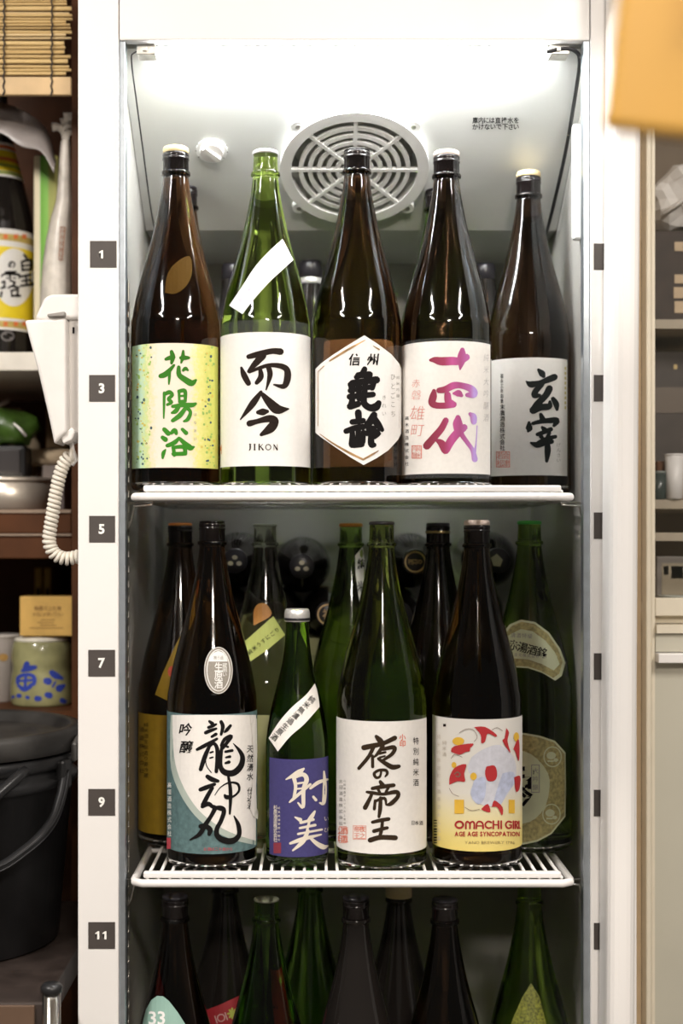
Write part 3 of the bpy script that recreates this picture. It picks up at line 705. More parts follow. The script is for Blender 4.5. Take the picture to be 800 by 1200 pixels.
# N brown-black brush on ivory
b = Bottle(447, 1.695, Z2, BIG, G_OLIVE, 'olive green bottle with four brush characters on ivory label with red stamps', G2, H=0.397, cap=(CAPK, 0.004))
la = b.wrap(393.8, 499.7, 845.5, 1001, PAPER)
Q = (390, 840, 6.313)
p = Print(*Q).strokes('''320,145,22 345,172,36 368,192,26; 228,228,34 290,215,32 370,197,28 458,156,30; 300,225,24 260,300,24 192,380,22; 292,290,20 294,370,20; 370,215,24 332,270,22 300,302,10; 370,240,22 452,226,28 440,272,24 370,322,18; 345,272,16 388,262,14; 345,302,14 384,290,12; 335,310,18 390,346,28 440,372,32 488,366,24;
358,395,14 348,440,16 320,450,18 305,420,20 340,396,18 390,396,20 402,420,18 386,442,10; 350,480,22 366,505,32; 292,530,22 370,516,26 450,506,24; 330,530,18 346,560,18; 412,520,18 392,556,18;
292,560,18 270,610,24 238,672,30; 250,556,16 292,562,22 370,572,20 468,556,28 480,590,26 432,640,28 400,652,14; 312,620,18 306,682,20; 312,625,18 380,602,20 394,650,12; 352,600,22 349,680,26 340,740,18;
292,780,20 350,766,24 412,756,24; 302,846,24 360,831,24 402,821,20; 366,770,20 360,830,22 346,890,22; 275,913,32 350,892,30 462,895,32''')
b.lay(p, 'lettering', mat('sepia_ink', (0.036, 0.022, 0.012), 0.8, noise=0.15, spec=0.15), parent=la)
b.lay(Print(*Q).column('特別純米酒', 614, 140, 525, 56, 0.004, 0.78).word('日本酒', 580, 668, 785, 36, 0.004), 'small_print', INKB, parent=la)
b.lay(Print(*Q).column('太冠酒造株式会社', 58, 455, 810, 30).column('山梨県南アルプス市上宮地', 86, 460, 800, 18), 'small_print', INKG, parent=la)
p = Print(*Q).column('小印', 514, 128, 222, 50, 0.02).seal(150, 806, 244, 906, 3, '夜之帝王', 0.004); p.seal(46, 812, 100, 932, 3, '酒造之印', 0.01)
b.lay(p, 'seal', mat('coral_ink', (0.72, 0.20, 0.13), 0.6), parent=la)

# O illustrated label
b = Bottle(558.5, D1, Z2, BIG, G_BROWN, 'brown bottle with illustrated red, white and yellow label, pale pink cap', G2, H=0.3955, cap=(CAPX, 0.0060), capsule=SLEEVE)
YG = ramp_mat('white_to_yellow_print', 'Z', [(0.0, (0.78, 0.62, 0.18)), (0.12, (0.80, 0.66, 0.24)), (0.32, (0.80, 0.72, 0.46)), (0.45, (0.78, 0.74, 0.66)), (1, (0.78, 0.75, 0.70))], 0.02, 0.175)
la = b.wrap(506.4, 611.8, 843, 998, YG)
Q = (500, 835, 6.313)
LAV = mat('lavender_print', (0.52, 0.56, 0.72), 0.6, noise=0.15, nscale=150); REDP = mat('scarlet_print', (0.50, 0.03, 0.035), 0.6); YEL = mat('golden_print', (0.80, 0.48, 0.05), 0.6)
b.lay(Print(*Q).poly([(330, 330), (420, 270), (540, 240), (640, 330), (660, 470), (600, 600), (520, 690), (400, 680), (320, 600), (350, 500), (300, 420)], smooth=4), 'printed_cloud', mat('pale_lilac_print', (0.66, 0.66, 0.72), 0.6, noise=0.08, nscale=150), 0.0006, la)
p = Print(*Q).poly([(350, 500), (430, 480), (430, 620), (380, 680), (325, 610)], smooth=3).poly([(560, 450), (640, 440), (650, 520), (590, 600), (540, 690), (500, 640)], smooth=3)
b.lay(p, 'printed_cloud', LAV, 0.0008, la)
p = Print(*Q)
for pl in ([(350, 108), (430, 106), (512, 160), (508, 180), (450, 155), (430, 215), (402, 225), (398, 165)], [(178, 290), (200, 250), (340, 228), (325, 258), (310, 262), (318, 285), (285, 292), (240, 312)],
           [(165, 535), (170, 470), (210, 405), (290, 382), (275, 450), (282, 510), (225, 508)], [(588, 115), (608, 150), (596, 210), (618, 300), (560, 210), (575, 190)], [(640, 270), (675, 195), (686, 260), (680, 360), (655, 290)],
           [(645, 480), (690, 470), (686, 560), (660, 585)], [(400, 715), (450, 675), (470, 735), (430, 730)], [(480, 700), (500, 650), (560, 700), (556, 762), (520, 700)],
           [(440, 400), (500, 392), (520, 450), (505, 500), (450, 505), (430, 450)]): p.poly(pl, smooth=3)
b.lay(p, 'printed_leaf', REDP, 0.0010, la)
for p in (Print(*Q).ell(232, 212, 44, 30), Print(*Q).ell(200, 388, 18, 22), Print(*Q).ell(345, 472, 24, 28), Print(*Q).rect(204, 645, 274, 748), Print(*Q).rect(606, 645, 650, 745), Print(*Q).ell(662, 180, 20, 34)):
    b.lay(p, 'printed_coin', YEL, 0.0009, la)
p = Print(*Q).strokes('240,150,3 290,122,3 345,130,3 372,180,3 350,215,3; 165,560,3 190,600,3 235,620,3; 280,700,3 330,725,3 390,715,3; 205,455,7 225,440,7 245,455,7 235,475,7 215,470,7; 480,130,3 520,112,3 560,135,3; 180,340,3 205,310,3 260,330,3')
b.lay(p, 'printed_line', mat('umber_line_ink', (0.22, 0.14, 0.10), 0.6), 0.0012, la)
p = Print(*Q).ring(240, 830, 28, 24, 14).strokes('''288,858,12 288,822,12 296,808,12 310,812,12 318,826,12 318,858,12; 318,826,12 328,810,12 342,808,12 350,822,12 350,858,12; 366,858,12 368,824,12 380,808,12 400,808,12 414,824,12 416,858,12; 368,838,9 414,838,9;
476,812,12 456,805,12 438,815,12 432,830,12 438,846,12 456,855,12 476,850,12; 492,803,12 492,858,12; 530,803,12 530,858,12; 492,830,9 530,830,9; 550,803,12 550,858,12; 624,812,12 606,805,12 590,814,12 584,830,12 590,848,12 606,856,12 624,850,12; 624,850,11 624,832,11; 610,832,9 626,832,9; 640,803,11 640,858,11;
654,858,10 654,804,10; 654,806,9 668,808,9 670,822,9 656,830,9; 660,830,9 672,858,9; 681,803,9 681,856,9; 681,855,8 690,855,8''', 1.0)
p.word('AGE AGE SYNCOPATION', 203, 688, 899, 48, 0.026)
b.lay(p, 'lettering', mat('deep_red_ink', (0.40, 0.012, 0.02), 0.6), 0.0008, la)
b.lay(Print(*Q).word('YANO BREWERY 1796', 278, 652, 962, 30, 0.0), 'lettering', mat('ochre_grey_ink', (0.34, 0.25, 0.10), 0.6), 0.0008, la)
b.lay(Print(*Q).column('純米吟醸雄町生酒原酒火入れ品', 88, 150, 960, 34, -0.004, 0.8).column('純米酒', 128, 200, 330, 34), 'small_print', mat('beige_ink', (0.60, 0.54, 0.46), 0.6), 0.0008, la)
p = Print(*Q)
for k in range(9): p.rect(50, 795+k*20.5, 74, 795+k*20.5+random.uniform(6, 13))
b.lay(p.rect(120, 84, 140, 104), 'barcode', INKB, 0.0008, la)

# Q right-hand green bottle set back
b = Bottle(620, 1.80, Z2, BIG, G_GREEN, 'green bottle with ornate fan-shaped shoulder label, bright green cap', G2, H=0.3985, cap=(CAPG, 0.0045))
Q = (580, 700, 3.64)
EDGE = mat('pale_green_paper', (0.70, 0.74, 0.50), 0.6, noise=0.05); OLIVE = mat('olive_gold_print', (0.44, 0.39, 0.17), 0.55, noise=0.35, nscale=250)
fan_o = [(8, 200), (30, 155), (62, 115), (110, 95), (170, 105), (230, 150), (278, 220), (300, 280), (284, 335), (256, 355), (200, 322), (140, 302), (75, 298), (8, 300)]
nl = b.lay(Print(*Q).poly(fan_o), 'neck_label', EDGE, 0.0004)
ins = lambda pl, k, c: [(c[0]+(x-c[0])*k, c[1]+(y-c[1])*k) for x, y in pl]
b.lay(Print(*Q).poly(ins(fan_o, 0.92, (150, 215))), 'label_band', OLIVE, 0.0006, nl)
b.lay(Print(*Q).poly([(20, 215), (60, 160), (110, 135), (160, 145), (215, 185), (255, 235), (275, 285), (250, 312), (200, 285), (140, 265), (75, 260), (20, 265)]), 'label_field', EDGE, 0.0008, nl)
b.lay(Print(*Q).line('赤湯酒銘', 55, 198, 220, 240, 46, 0.012), 'lettering', INK, 0.0010, nl)
b.lay(Print(*Q).line('清酒特級', 65, 160, 160, 166, 22).line('醸造元株式会社', 60, 243, 190, 252, 16), 'lettering', INKG, 0.0010, nl)
oct_o = [(60, 585), (120, 578), (190, 590), (255, 612), (300, 662), (302, 790), (300, 935), (240, 1010), (180, 1042), (118, 1055), (60, 1050)]
la = b.lay(Print(*Q).poly(oct_o), 'label', EDGE, 0.0004)
b.lay(Print(*Q).poly(ins(oct_o, 0.965, (150, 820))), 'label_band', OLIVE, 0.0006, la)
b.lay(Print(*Q).poly([(62, 670), (120, 655), (180, 690), (225, 750), (232, 810), (215, 890), (170, 945), (120, 965), (62, 960)], smooth=2), 'label_field', EDGE, 0.0008, la)
for cx_, cy_ in ((245, 680), (240, 925)):
    p = Print(*Q); p.ring(cx_, cy_, 37, 42, 5, 20).ell(cx_-6, cy_-5, 20, 16).ell(cx_+14, cy_+14, 10, 8).rect(cx_-22, cy_+15, cx_+5, cy_+22)
    b.lay(p, 'medallion', EDGE, 0.0009, la)
b.lay(Print(*Q).char('古', 118, 770, 95, 0.05).char('今', 118, 850, 80, 0.05), 'lettering', INK, 0.0010, la)
b.lay(Print(*Q).seal(155, 715, 188, 832, 3).column('大吟醸', 172, 722, 828, 26), 'small_print', INKG, 0.0010, la)

# second line of the middle row
b = Bottle(211, 1.835, Z2, BIG, G_BROWN, 'brown bottle with mustard yellow label and slanting yellow strip', G2, H=0.396, cap=(CAPO, 0.0035), capsule=SLEEVE)
MUST = mat('mustard_paper', (0.30, 0.19, 0.012), 0.6, noise=0.1, nscale=100)
la = b.wrap(160.5, 232, 838.5, 979, MUST)
b.lay(Print().column('純米酒生酛造り要冷蔵', 171, 846, 912, 5.5).column('酒造株式会社', 166, 850, 908, 6), 'small_print', INKB, 0.0006, la)
st = b.lay(Print().poly([(221, 728), (224, 740), (208, 790), (198, 822), (181.5, 814), (190, 790), (206, 755)]), 'neck_label', MUST, 0.0004)
b.lay(Print().ell(201, 787, 4.5, 6.5), 'seal', INKR, 0.0007, st)
b = Bottle(310.5, 1.86, Z2, BIG, G_CLEAR, 'clear glass bottle with lime green strip across its shoulder', G2, H=0.3965, cap=(CAPGR, 0.003, 0.0158))
st = b.lay(Print().poly([(320, 722), (334, 744), (314, 761), (292, 776), (285, 753), (302, 738)]), 'neck_label', mat('lime_paper', (0.46, 0.52, 0.14), 0.6), 0.0004)
b.lay(Print().line('純米うすにごり', 290, 766, 327, 736, 6, 0.01), 'lettering', INK, 0.0008, st)
b.lay(Print().poly([(297, 733), (297, 716), (302, 708), (310, 707), (316, 713), (317, 722)], smooth=3), 'shoulder_label', mat('orange_sticker', (0.42, 0.18, 0.03), 0.5), 0.0004)
b.wrap(264, 357, 838, 1000, mat('sage_paper', (0.33, 0.33, 0.17), 0.6))
b = Bottle(411, 1.86, Z2, BIG, G_GREEN, 'green bottle with orange cap and white paper tag on its neck', G2, H=0.396, cap=(CAPO, 0.0045))
st = b.lay(Print().poly([(424.5, 641), (416, 651), (416.5, 672), (419, 692), (422.5, 715), (430, 700), (431, 655)]), 'neck_label', PAPER, 0.0006)
b.lay(Print().column('純米', 423, 648, 700, 13, 0.02, 0.7), 'lettering', INK, 0.0010, st)
b = Bottle(513, 1.86, Z2, BIG, G_DARK, 'dark bottle with gold-banded black cap behind the illustrated red and yellow label bottle', G2, H=0.396, cap=(CAPK, 0.004), capsule=SLEEVE)
lathe('cap_band', [(0.0158, b.top-0.009), (0.0162, b.top-0.0085), (0.0162, b.top-0.0065), (0.0158, b.top-0.006)], mat('dull_gold_band', (0.30, 0.22, 0.09), 0.35, metal=0.5), b.t, 28)

# box and bottles lying at the back of the middle shelf
bx = thing('cardboard_box', 'pale olive carton standing at the back of the middle shelf', 'box', (0.02, 0.40, Z2))
box('carton_body', -0.158, 0.260, 0.30, 0.495, Z2+0.0002, 1.163, mat('olive_carton', (0.22, 0.22, 0.11), 0.7, noise=0.1), bx, 0.002, (0.02, 0.40, Z2))
box('carton_lid', -0.160, 0.262, 0.298, 0.497, 1.140, 1.1652, mat('olive_carton_lid', (0.24, 0.24, 0.12), 0.7, noise=0.1), bx, 0.002, (0.02, 0.40, Z2))
LYING = [(0.0, 0.018), (0.002, 0.030), (0.008, 0.036), (0.020, 0.0385), (0.125, 0.0385), (0.150, 0.037), (0.178, 0.030), (0.200, 0.020), (0.215, 0.0145), (0.235, 0.0140), (0.240, 0.0140)]
def lying(px, py, D, k, label, kind):
    x, z = wx(px, D), wz(py, D)
    t = thing('lying_bottle', label, 'bottle', (x, D+CAM.y, z), 'bottles lying at the back of the middle shelf')
    # axis along y, neck end at the camera side
    dp = densify(LYING); vs, fs = lathe_geo([(r*k, zz) for zz, r in dp], 36)
    L = 0.240
    vs = [(vx, L-vz, vy) for vx, vy, vz in vs]
    frompy('glass', vs, fs, G_BLACK, t, True)
    vs, fs = lathe_geo([(0.0158, -0.012), (0.0162, -0.010), (0.0162, 0.004), (0.0150, 0.0052), (0.002, 0.0053)], 28)
    cp = frompy('cap', [(vx, -vz, vy) for vx, vy, vz in vs], fs, CAPK, t, True)
    pr = plane_proj((0, D+CAM.y-0.0053, 0), (0, -1, 0), (x, D+CAM.y, z))
    p = Print(); EM = mat('tarnished_gold_ink', (0.50, 0.33, 0.17), 0.5); EC = mat('cream_emblem_ink', (0.42, 0.37, 0.28), 0.5)
    if kind == 'ring': p.ring(px, py, 11.6, 11.6, 1.6).line('獺祭の', px-8, py, px+8, py, 6.5, 0.03); m = EM
    elif kind == 'mitsu':
        for dx, dy in ((0, -4), (-5, 3), (5, 3)): p.ell(px+dx, py+dy, 3.2, 2.6)
        m = EC
    elif kind == 'leaf': p.poly([(px-8, py-3), (px-1, py-8), (px+6, py-1), (px+3, py+7), (px-5, py+6)]); m = EC
    else: p.ring(px, py, 11.5, 11.5, 1.0).char('福', px, py, 13, 0.02); m = EM
    p.lay('emblem', pr, 0.0003, m, cp)
UD, LD, ZL = 1.90, 1.905, 1.1652+0.0385*0.88
lpx = lambda x, D: CX+x*F/D
lpy = lambda z, D: CY-(z-CAM.z)*F/D
# lower layer lies on the carton, upper layer rests on the lower one
for x, lab, kind in ((0.0157, 'dark lying bottle with gold character cap resting on the olive carton', 'kanji'), (0.1100, 'dark lying bottle resting on the olive carton behind the olive green bottle', 'leaf'),
                     (-0.0525, 'dark lying bottle on the olive carton behind the clear glass bottle', 'mitsu'), (-0.1205, 'dark lying bottle on the olive carton behind the brown oval tag bottle', 'mitsu'), (0.2250, 'dark lying bottle on the olive carton behind the illustrated label bottle', 'leaf')):
    lying(lpx(x, LD), lpy(ZL, LD), LD, 0.88, lab, kind)
for x, xs_, lab, kind in ((-0.0184, 0.0157, 'dark lying bottle whose black cap carries three pale dots', 'mitsu'), (0.1300, 0.1100, 'dark lying bottle whose cap has a copper ring and script', 'ring'),
                     (-0.1062, -0.1205, 'dark lying bottle in the upper layer peeping out behind the brown oval tag bottle', 'mitsu'), (0.2380, 0.2250, 'dark lying bottle whose cap bears a pale leaf shape', 'leaf')):
    z = ZL+math.sqrt((0.0385*1.88)**2-(x-xs_)**2)-0.0004
    lying(lpx(x, UD), lpy(z, UD), UD, 1.0, lab, kind)

# ---------------- bottom row
b = Bottle(205, D1, Z3, BIG, G_DARK, 'dark bottle with pale teal dome label numbered 33', G3, H=0.3965, cap=(CAPK, 0.004), capsule=SLEEVE)
la = b.lay(Print().poly([(184, 1167), (191, 1167.5), (198, 1173), (208, 1186), (219, 1203), (226, 1225), (226, 1300), (158, 1300), (158, 1225), (166, 1203), (171, 1183), (177, 1172)]), 'label', mat('pale_teal_paper', (0.26, 0.42, 0.36), 0.6), 0.0004)
b.lay(Print().char('3', 178.5, 1193, 22, 0.02, fit=True).char('3', 189, 1193, 22, 0.02, fit=True), 'lettering', PAPERC, 0.0008, la)
b = Bottle(264, 1.86, Z3, BIG, G_BLACK, 'dark bottle with slanted crimson label between teal label and green bottles', G3, H=0.392, cap=(CAPK, 0.003))
la = b.lay(Print().poly([(232, 1187), (256, 1178), (280, 1167), (300, 1162), (305, 1300), (222, 1300), (225, 1200)]), 'label', mat('crimson_paper', (0.32, 0.012, 0.022), 0.6), 0.0004)
b.lay(Print().line('IOI', 250, 1196, 268, 1190, 14), 'lettering', mat('pale_pink_ink', (0.60, 0.35, 0.35), 0.6), 0.0008, la)
b.lay(Print().strokes('267,1188,2 277,1187,2; 272,1182,2 272,1193,2; 269,1184,2 276,1192,2; 276,1183,2 269,1192,2'), 'star_mark', mat('lime_ink', (0.42, 0.45, 0.08), 0.6), 0.0008, la)
Bottle(312, D1, Z3, BIG, G_DGREEN, 'green bottle in the bottom row beside the crimson label bottle', G3, H=0.395, cap=(CAPGR, 0.003))
Bottle(363, 1.86, Z3, BIG, G_DGREEN, 'green bottle in the bottom row half hidden under the shelf bar', G3, H=0.392, cap=(CAPG, 0.003))
Bottle(417, D1, Z3, BIG, G_BLACK, 'black unlabelled bottle in the bottom row next to the cream capped one', G3, H=0.3955, cap=(CAPK, 0.004), capsule=SLEEVE)
b = Bottle(467, 1.855, Z3, BIG, G_BLACK, 'dark slim bottle with tall cream cap in the bottom row', G3, H=0.380, cap=(mat('cream_paper_cap', (0.50, 0.40, 0.24), 0.6), 0.022, 0.0170, 0.018))
Bottle(521, D1, Z3, BIG, G_DARK, 'dark brown bottle right of the cream capped bottle in the bottom row', G3, H=0.3935, cap=(CAPK, 0.003), capsule=SLEEVE)
b = Bottle(620, 1.78, Z3, BIG, G_GREEN, 'bright green bottle with gold patterned label in the bottom row', G3, H=0.397, cap=(CAPGR, 0.003))
b.lay(Print().poly([(622, 1152), (612, 1168), (600, 1195), (592, 1230), (596, 1290), (640, 1290), (640, 1200), (632, 1168)]), 'label', mat('mossy_gold_paper', (0.16, 0.17, 0.02), 0.5, noise=0.6, nscale=300), 0.0004)

# ================================================================== LEFT: WOODEN SHELVES BESIDE THE REFRIGERATOR
NB = (-0.65, 0.575, 0)
nu = thing('shelf_unit', 'dark brown wooden shelf unit beside the refrigerator with a white top shelf', 'shelf unit', NB)
def nbox(name, *a, m=WOOD, bevel=0.0): return box(name, *a, m, nu, bevel, NB)
nbox('side_panel', -0.3365, -0.298, 0.35, 0.80, 0.0, 2.30); nbox('side_panel', -1.03, -1.0, 0.35, 0.80, 0.0, 2.30)
nbox('back_panel', -1.0, -0.3365, 0.79, 0.80, 0.0, 2.30); nbox('top_panel', -1.03, -0.298, 0.35, 0.80, 2.30, 2.33)
nbox('shelf_board', -0.999, -0.3375, 0.35, 0.789, 1.530, 1.556, m=mat('cream_shelf_paint', (0.74, 0.70, 0.62), 0.45), bevel=0.002)
nbox('shelf_board', -0.999, -0.3375, 0.350, 0.789, 1.306, 1.339, bevel=0.0015)
nbox('rail', -0.999, -0.3375, 0.356, 0.38, 1.271, 1.3055, bevel=0.0015)
nbox('edge_highlight', -0.999, -0.3375, 0.347, 0.350, 1.334, 1.3385, m=mat('pale_edge_highlight', (0.30, 0.22, 0.16), 0.5)); nbox('edge_highlight', -0.999, -0.3375, 0.352, 0.3555, 1.3025, 1.3055, m=mat('pale_edge_highlight', (0.30, 0.22, 0.16), 0.5))  # pale strips put the boards' thin edge highlight into colour
nbox('shelf_board', -0.999, -0.3375, 0.355, 0.789, 1.035, 1.060)
# bottle with yellow label
b = Bottle(-3, 2.12, 1.556, BIG, G_BLACK, 'black bottle with yellow and white oval label on the white shelf', 'x', cap=(CAPY, 0.004), name='shochu_bottle')
del b.t['group']
YL = mat('bright_yellow_paper', (0.80, 0.62, 0.02), 0.5); RB = mat('olive_gold_band', (0.52, 0.40, 0.12), 0.5, noise=0.2, nscale=200); OR = mat('orange_red_ink', (0.70, 0.18, 0.05), 0.5)
la = b.wrap(-44, 38.5, 267, 386, PAPERC, grow=0.3)
w_ = b.wrap(-44, 38.5, 288, 372, YL, 'yellow_field', 0.0005, 0.3); w_.parent = la
for y0, y1 in ((273, 281), (375.5, 383)):
    w_ = b.wrap(-44, 38.5, y0, y1, RB, 'border_band', 0.0006, 0.3); w_.parent = la
    b.lay(Print().rect(4, y0+1.5, 9, y1-1).rect(16, y0+1.5, 21, y1-1).rect(26, y0+1.5, 31, y1-1), 'border_mark', OR, 0.0009, la)
b.lay(Print().ell(16, 325, 23, 34, 36), 'oval_field', PAPERC, 0.0008, la)
Q = (0, 240, 4.6125)
p = Print(*Q).strokes('130,270,10 142,285,14; 118,312,10 122,355,10; 118,308,10 165,300,14 168,350,12; 122,330,8 162,326,8; 122,352,10 165,350,10; 115,388,10 165,378,12; 120,412,9 165,405,10; 112,438,10 178,430,12; 140,385,9 145,435,10; 165,412,8 175,422,8; 60,310,6 56,335,7 48,330,6 50,316,6 66,308,7 80,322,7 70,340,5; 30,365,10 85,362,10; 52,360,9 55,400,9; 10,385,9 25,375,9 100,378,12 104,395,8; 35,395,6 45,398,6; 70,395,6 85,398,6; 10,420,8 25,415,10 20,450,8; 8,450,10 30,445,8; 55,410,8 80,420,10 65,440,8; 45,450,8 65,440,10 100,448,12; 60,465,10 95,460,10 92,490,10; 62,465,8 64,495,8; 64,492,10 108,492,12; 10,470,8 5,495,10')
b.lay(p, 'lettering', INK, 0.0011, la)
nk = b.wrap(-40, 36, 166, 206, PAPERC, 'neck_label', 0.0004, 0.3)
for y0, y1, m, n_ in ((169, 173, OR, 'red_band'), (175, 199, YL, 'yellow_band'), (183, 187, OR, 'red_band'), (191, 194, mat('moss_band', (0.30, 0.36, 0.06), 0.5), 'green_band'), (199.5, 203, mat('moss_band', (0.30, 0.36, 0.06), 0.5), 'green_band')):
    w_ = b.wrap(-40, 36, y0, y1, m, n_, 0.0006 if n_ == 'yellow_band' else 0.0009, 0.3); w_.parent = nk
b.lay(Print().ring(9, 394, 7, 5, 1.2, 14).ell(6, 391, 2, 1.4).ell(13, 396, 2, 1.4), 'embossed_mark', mat('grey_emboss', (0.16, 0.15, 0.15), 0.3), 0.0006)
# striped carton
D = 2.07; x0, x1 = wx(39, D), wx(68, D)
o = box('striped_carton', x0, x1, D+CAM.y, D+CAM.y+0.035, 1.5563, wz(181, D), ramp_mat('cream_green_olive_stripes', 'X', [(0.0, (0.74, 0.66, 0.46)), (0.27, (0.76, 0.70, 0.52)), (0.29, (0.16, 0.42, 0.06)), (0.60, (0.30, 0.58, 0.14)), (0.62, (0.40, 0.44, 0.14)), (1.0, (0.46, 0.44, 0.16))], -(x1-x0)/2, (x1-x0)/2), None, 0.004, ((x0+x1)/2, D+CAM.y+0.017, 1.5563))
o.location = ((x0+x1)/2, D+CAM.y+0.017, 1.5563); tag(o, 'tall carton striped cream, green and olive next to the yellow label bottle', 'carton')
# gathered plastic bag of sticks
D = 2.02; t = thing('plastic_bag', 'clear crinkled bag of pale sticks gathered at the top, above the phone', 'bag', (wx(70, D), D+CAM.y, 1.5565))
O = Vector((wx(70, D), D+CAM.y, 1.5565))
FILM = mat('translucent_film', (0.82, 0.76, 0.68), 0.3, noise=0.15, nscale=60, bump=0.3, alpha=0.80)
rows = [(408, 65.2, 17), (375, 65.2, 17), (345, 65.8, 16.5), (310, 67, 15.5), (280, 69.3, 13.5), (255, 72, 11), (235, 75, 8.5), (215, 75.5, 7), (190, 76, 6), (165, 76.5, 4.6)]
vs, fs, n_ = [], [], 22
for py, cx_, hw in rows:
    for k in range(n_):
        a = 2*math.pi*k/n_; rr = hw/F*D*(1+0.16*(1 if k % 2 else -1)*(0.5+random.random()*0.5))
        vs.append(Vector((wx(cx_, D)+rr*math.cos(a), D+CAM.y+rr*0.75*math.sin(a), wz(py, D)))-O)
for i in range(len(rows)-1):
    for k in range(n_): a = i*n_+k; c = i*n_+(k+1) % n_; fs.append((a, c, c+n_, a+n_))
fs.append(tuple(reversed(range(n_))))
zmin = min(v.z for v in vs)
for v in vs: v.z -= min(0, zmin)
bagb = frompy('bag_body', vs, fs, FILM, t, True)
for path in ([(76, 167), (74, 155), (68, 149), (61, 149)], [(77, 167), (76.5, 150), (75, 138)], [(77, 167), (78.5, 156), (80, 151), (80, 158)], [(77, 168), (79, 148), (79, 132)]):
    q = spline(path, 4); vs, fs = [], []
    for i, (x, y) in enumerate(q):
        wd = 2.6+3.0*i/len(q)
        a, c = q[max(i-1, 0)], q[min(i+1, len(q)-1)]; dx, dy = c[0]-a[0], c[1]-a[1]; L = math.hypot(dx, dy); nx, ny = -dy/L*wd, dx/L*wd
        for sg, dd in ((1, 0), (1, 0.004), (-1, 0.006), (-1, 0.002)): vs.append(W(x+nx*sg, y+ny*sg, D+dd*(1 if i % 2 else -0.5))-O)
    for i in range(len(q)-1):
        for j in range(4): fs.append((4*i+j, 4*i+(j+1) % 4, 4*i+4+(j+1) % 4, 4*i+4+j))
    frompy('gathered_film', vs, fs, FILM, t, True)
pr = plane_proj((0, O.y-0.0155, 0), (0, -1, 0), O)
p = Print(0, 240, 4.6125).strokes('328,120,5 318,295,5; 352,122,5 336,298,5; 328,120,5 352,122,5; 318,295,5 336,298,5')
for k in range(5): p.char('国産割箸入'[k], 338-3*k, 140+34*k, 22, 0.0)
p.lay('printed_stamp', pr, 0.0002, mat('brown_stamp_ink', (0.28, 0.12, 0.06), 0.6), bagb)
# grey plastic sheet arching over
up = spline([(-112, 408), (-106, 250), (-80, 135), (-40, 112), (0, 120), (30, 132), (54, 152), (66, 190)], 5); dn = spline([(-112, 405), (-104, 270), (-76, 170), (-40, 150), (0, 156), (25, 172), (48, 178), (63, 203)], 5)
vs, fs = [], []
for (xa_, ya_), (xb_, yb_) in zip(up, dn):
    for D_, x, y in ((1.985, xb_, yb_), (2.01, (xa_+xb_)/2, (ya_+yb_)/2-4), (2.06, xa_, ya_)): vs.append(W(x, y, D_)); 
    for D_, x, y in ((2.062, xa_, ya_-0.6), (2.01, (xa_+xb_)/2, (ya_+yb_)/2-5), (1.984, xb_, yb_-1.0)): vs.append(W(x, y, D_))
for i in range(len(up)-1):
    for j in range(6): fs.append((6*i+j, 6*i+(j+1) % 6, 6*i+6+(j+1) % 6, 6*i+6+j))
tag(frompy('plastic_sheet', vs, fs, mat('grey_film', (0.30, 0.27, 0.26), 0.3, noise=0.2, nscale=20), None, True), 'grey curled plastic sheet arching over the yellow label bottle', 'sheet')

# wall telephone on the side of the refrigerator
PW = mat('white_phone_plastic', (0.80, 0.77, 0.74), 0.4, noise=0.02)
D = 1.72; t = thing('wall_phone', 'white wall telephone handset hung on the side of the refrigerator', 'telephone', (-0.30, 0.09, wz(520, D)))
O = Vector((-0.30, 0.09, wz(520, D)))
def extr(name, pts, D0, D1, m, parent, bev=0.003):
    bm = bmesh.new(); A = [bm.verts.new(W(x, y, D)+Vector((0, D0-D, 0))-O) for x, y in pts]; B = [bm.verts.new(v.co+Vector((0, D1-D0, 0))) for v in A]
    n = len(pts); bm.faces.new(A); bm.faces.new(list(reversed(B)))
    for i in range(n): bm.faces.new((A[i], B[i], B[(i+1) % n], A[(i+1) % n]))
    bmesh.ops.recalc_face_normals(bm, faces=bm.faces)
    if bev: bmesh.ops.bevel(bm, geom=bm.edges[:], offset=bev, segments=3, affect='EDGES', profile=0.5)
    return frombm(name, bm, m, parent, False)
extr('base_plate', [(79, 372), (103.3, 372), (103.3, 508), (79, 508)], 1.725, 1.80, PW, t)
extr('handset', [(31, 377), (80, 374), (81, 508), (73, 514), (66, 522), (60, 492), (48, 440)], 1.705, 1.765, PW, t, 0.004)
extr('top_cover', [(42, 372), (52, 350), (60, 345), (103.3, 345), (103.3, 373), (44, 376)], 1.715, 1.79, PW, t, 0.004)
extr('lower_hook', [(72, 512), (86, 501), (90, 506), (86, 516), (76, 521)], 1.71, 1.76, PW, t, 0.002)
extr('latch', [(59, 371), (79, 368), (79, 373), (59, 374)], 1.700, 1.712, mat('grey_latch', (0.30, 0.28, 0.26), 0.5), t, 0.0008)
extr('slot', [(84.5, 383), (86.5, 383), (86.5, 390), (84.5, 390)], 1.7225, 1.7265, INK, t, 0)
tube('phone_cord', [W(x, y, 1.735)-O for x, y in ((83, 514), (85, 528), (88, 540), (84, 545))], 0.0028, PW, t)
path = spline([(88, 533), (80, 536), (72, 550), (66, 575), (62, 600), (58.5, 622), (58, 637), (64, 649), (76, 654.5), (88, 653), (96.5, 650)], 8)
cen = [W(x, y, 1.735) for x, y in path]
seg = [0.0]
for a, c in zip(cen, cen[1:]): seg.append(seg[-1]+(c-a).length)
pts = []; N = 30*14
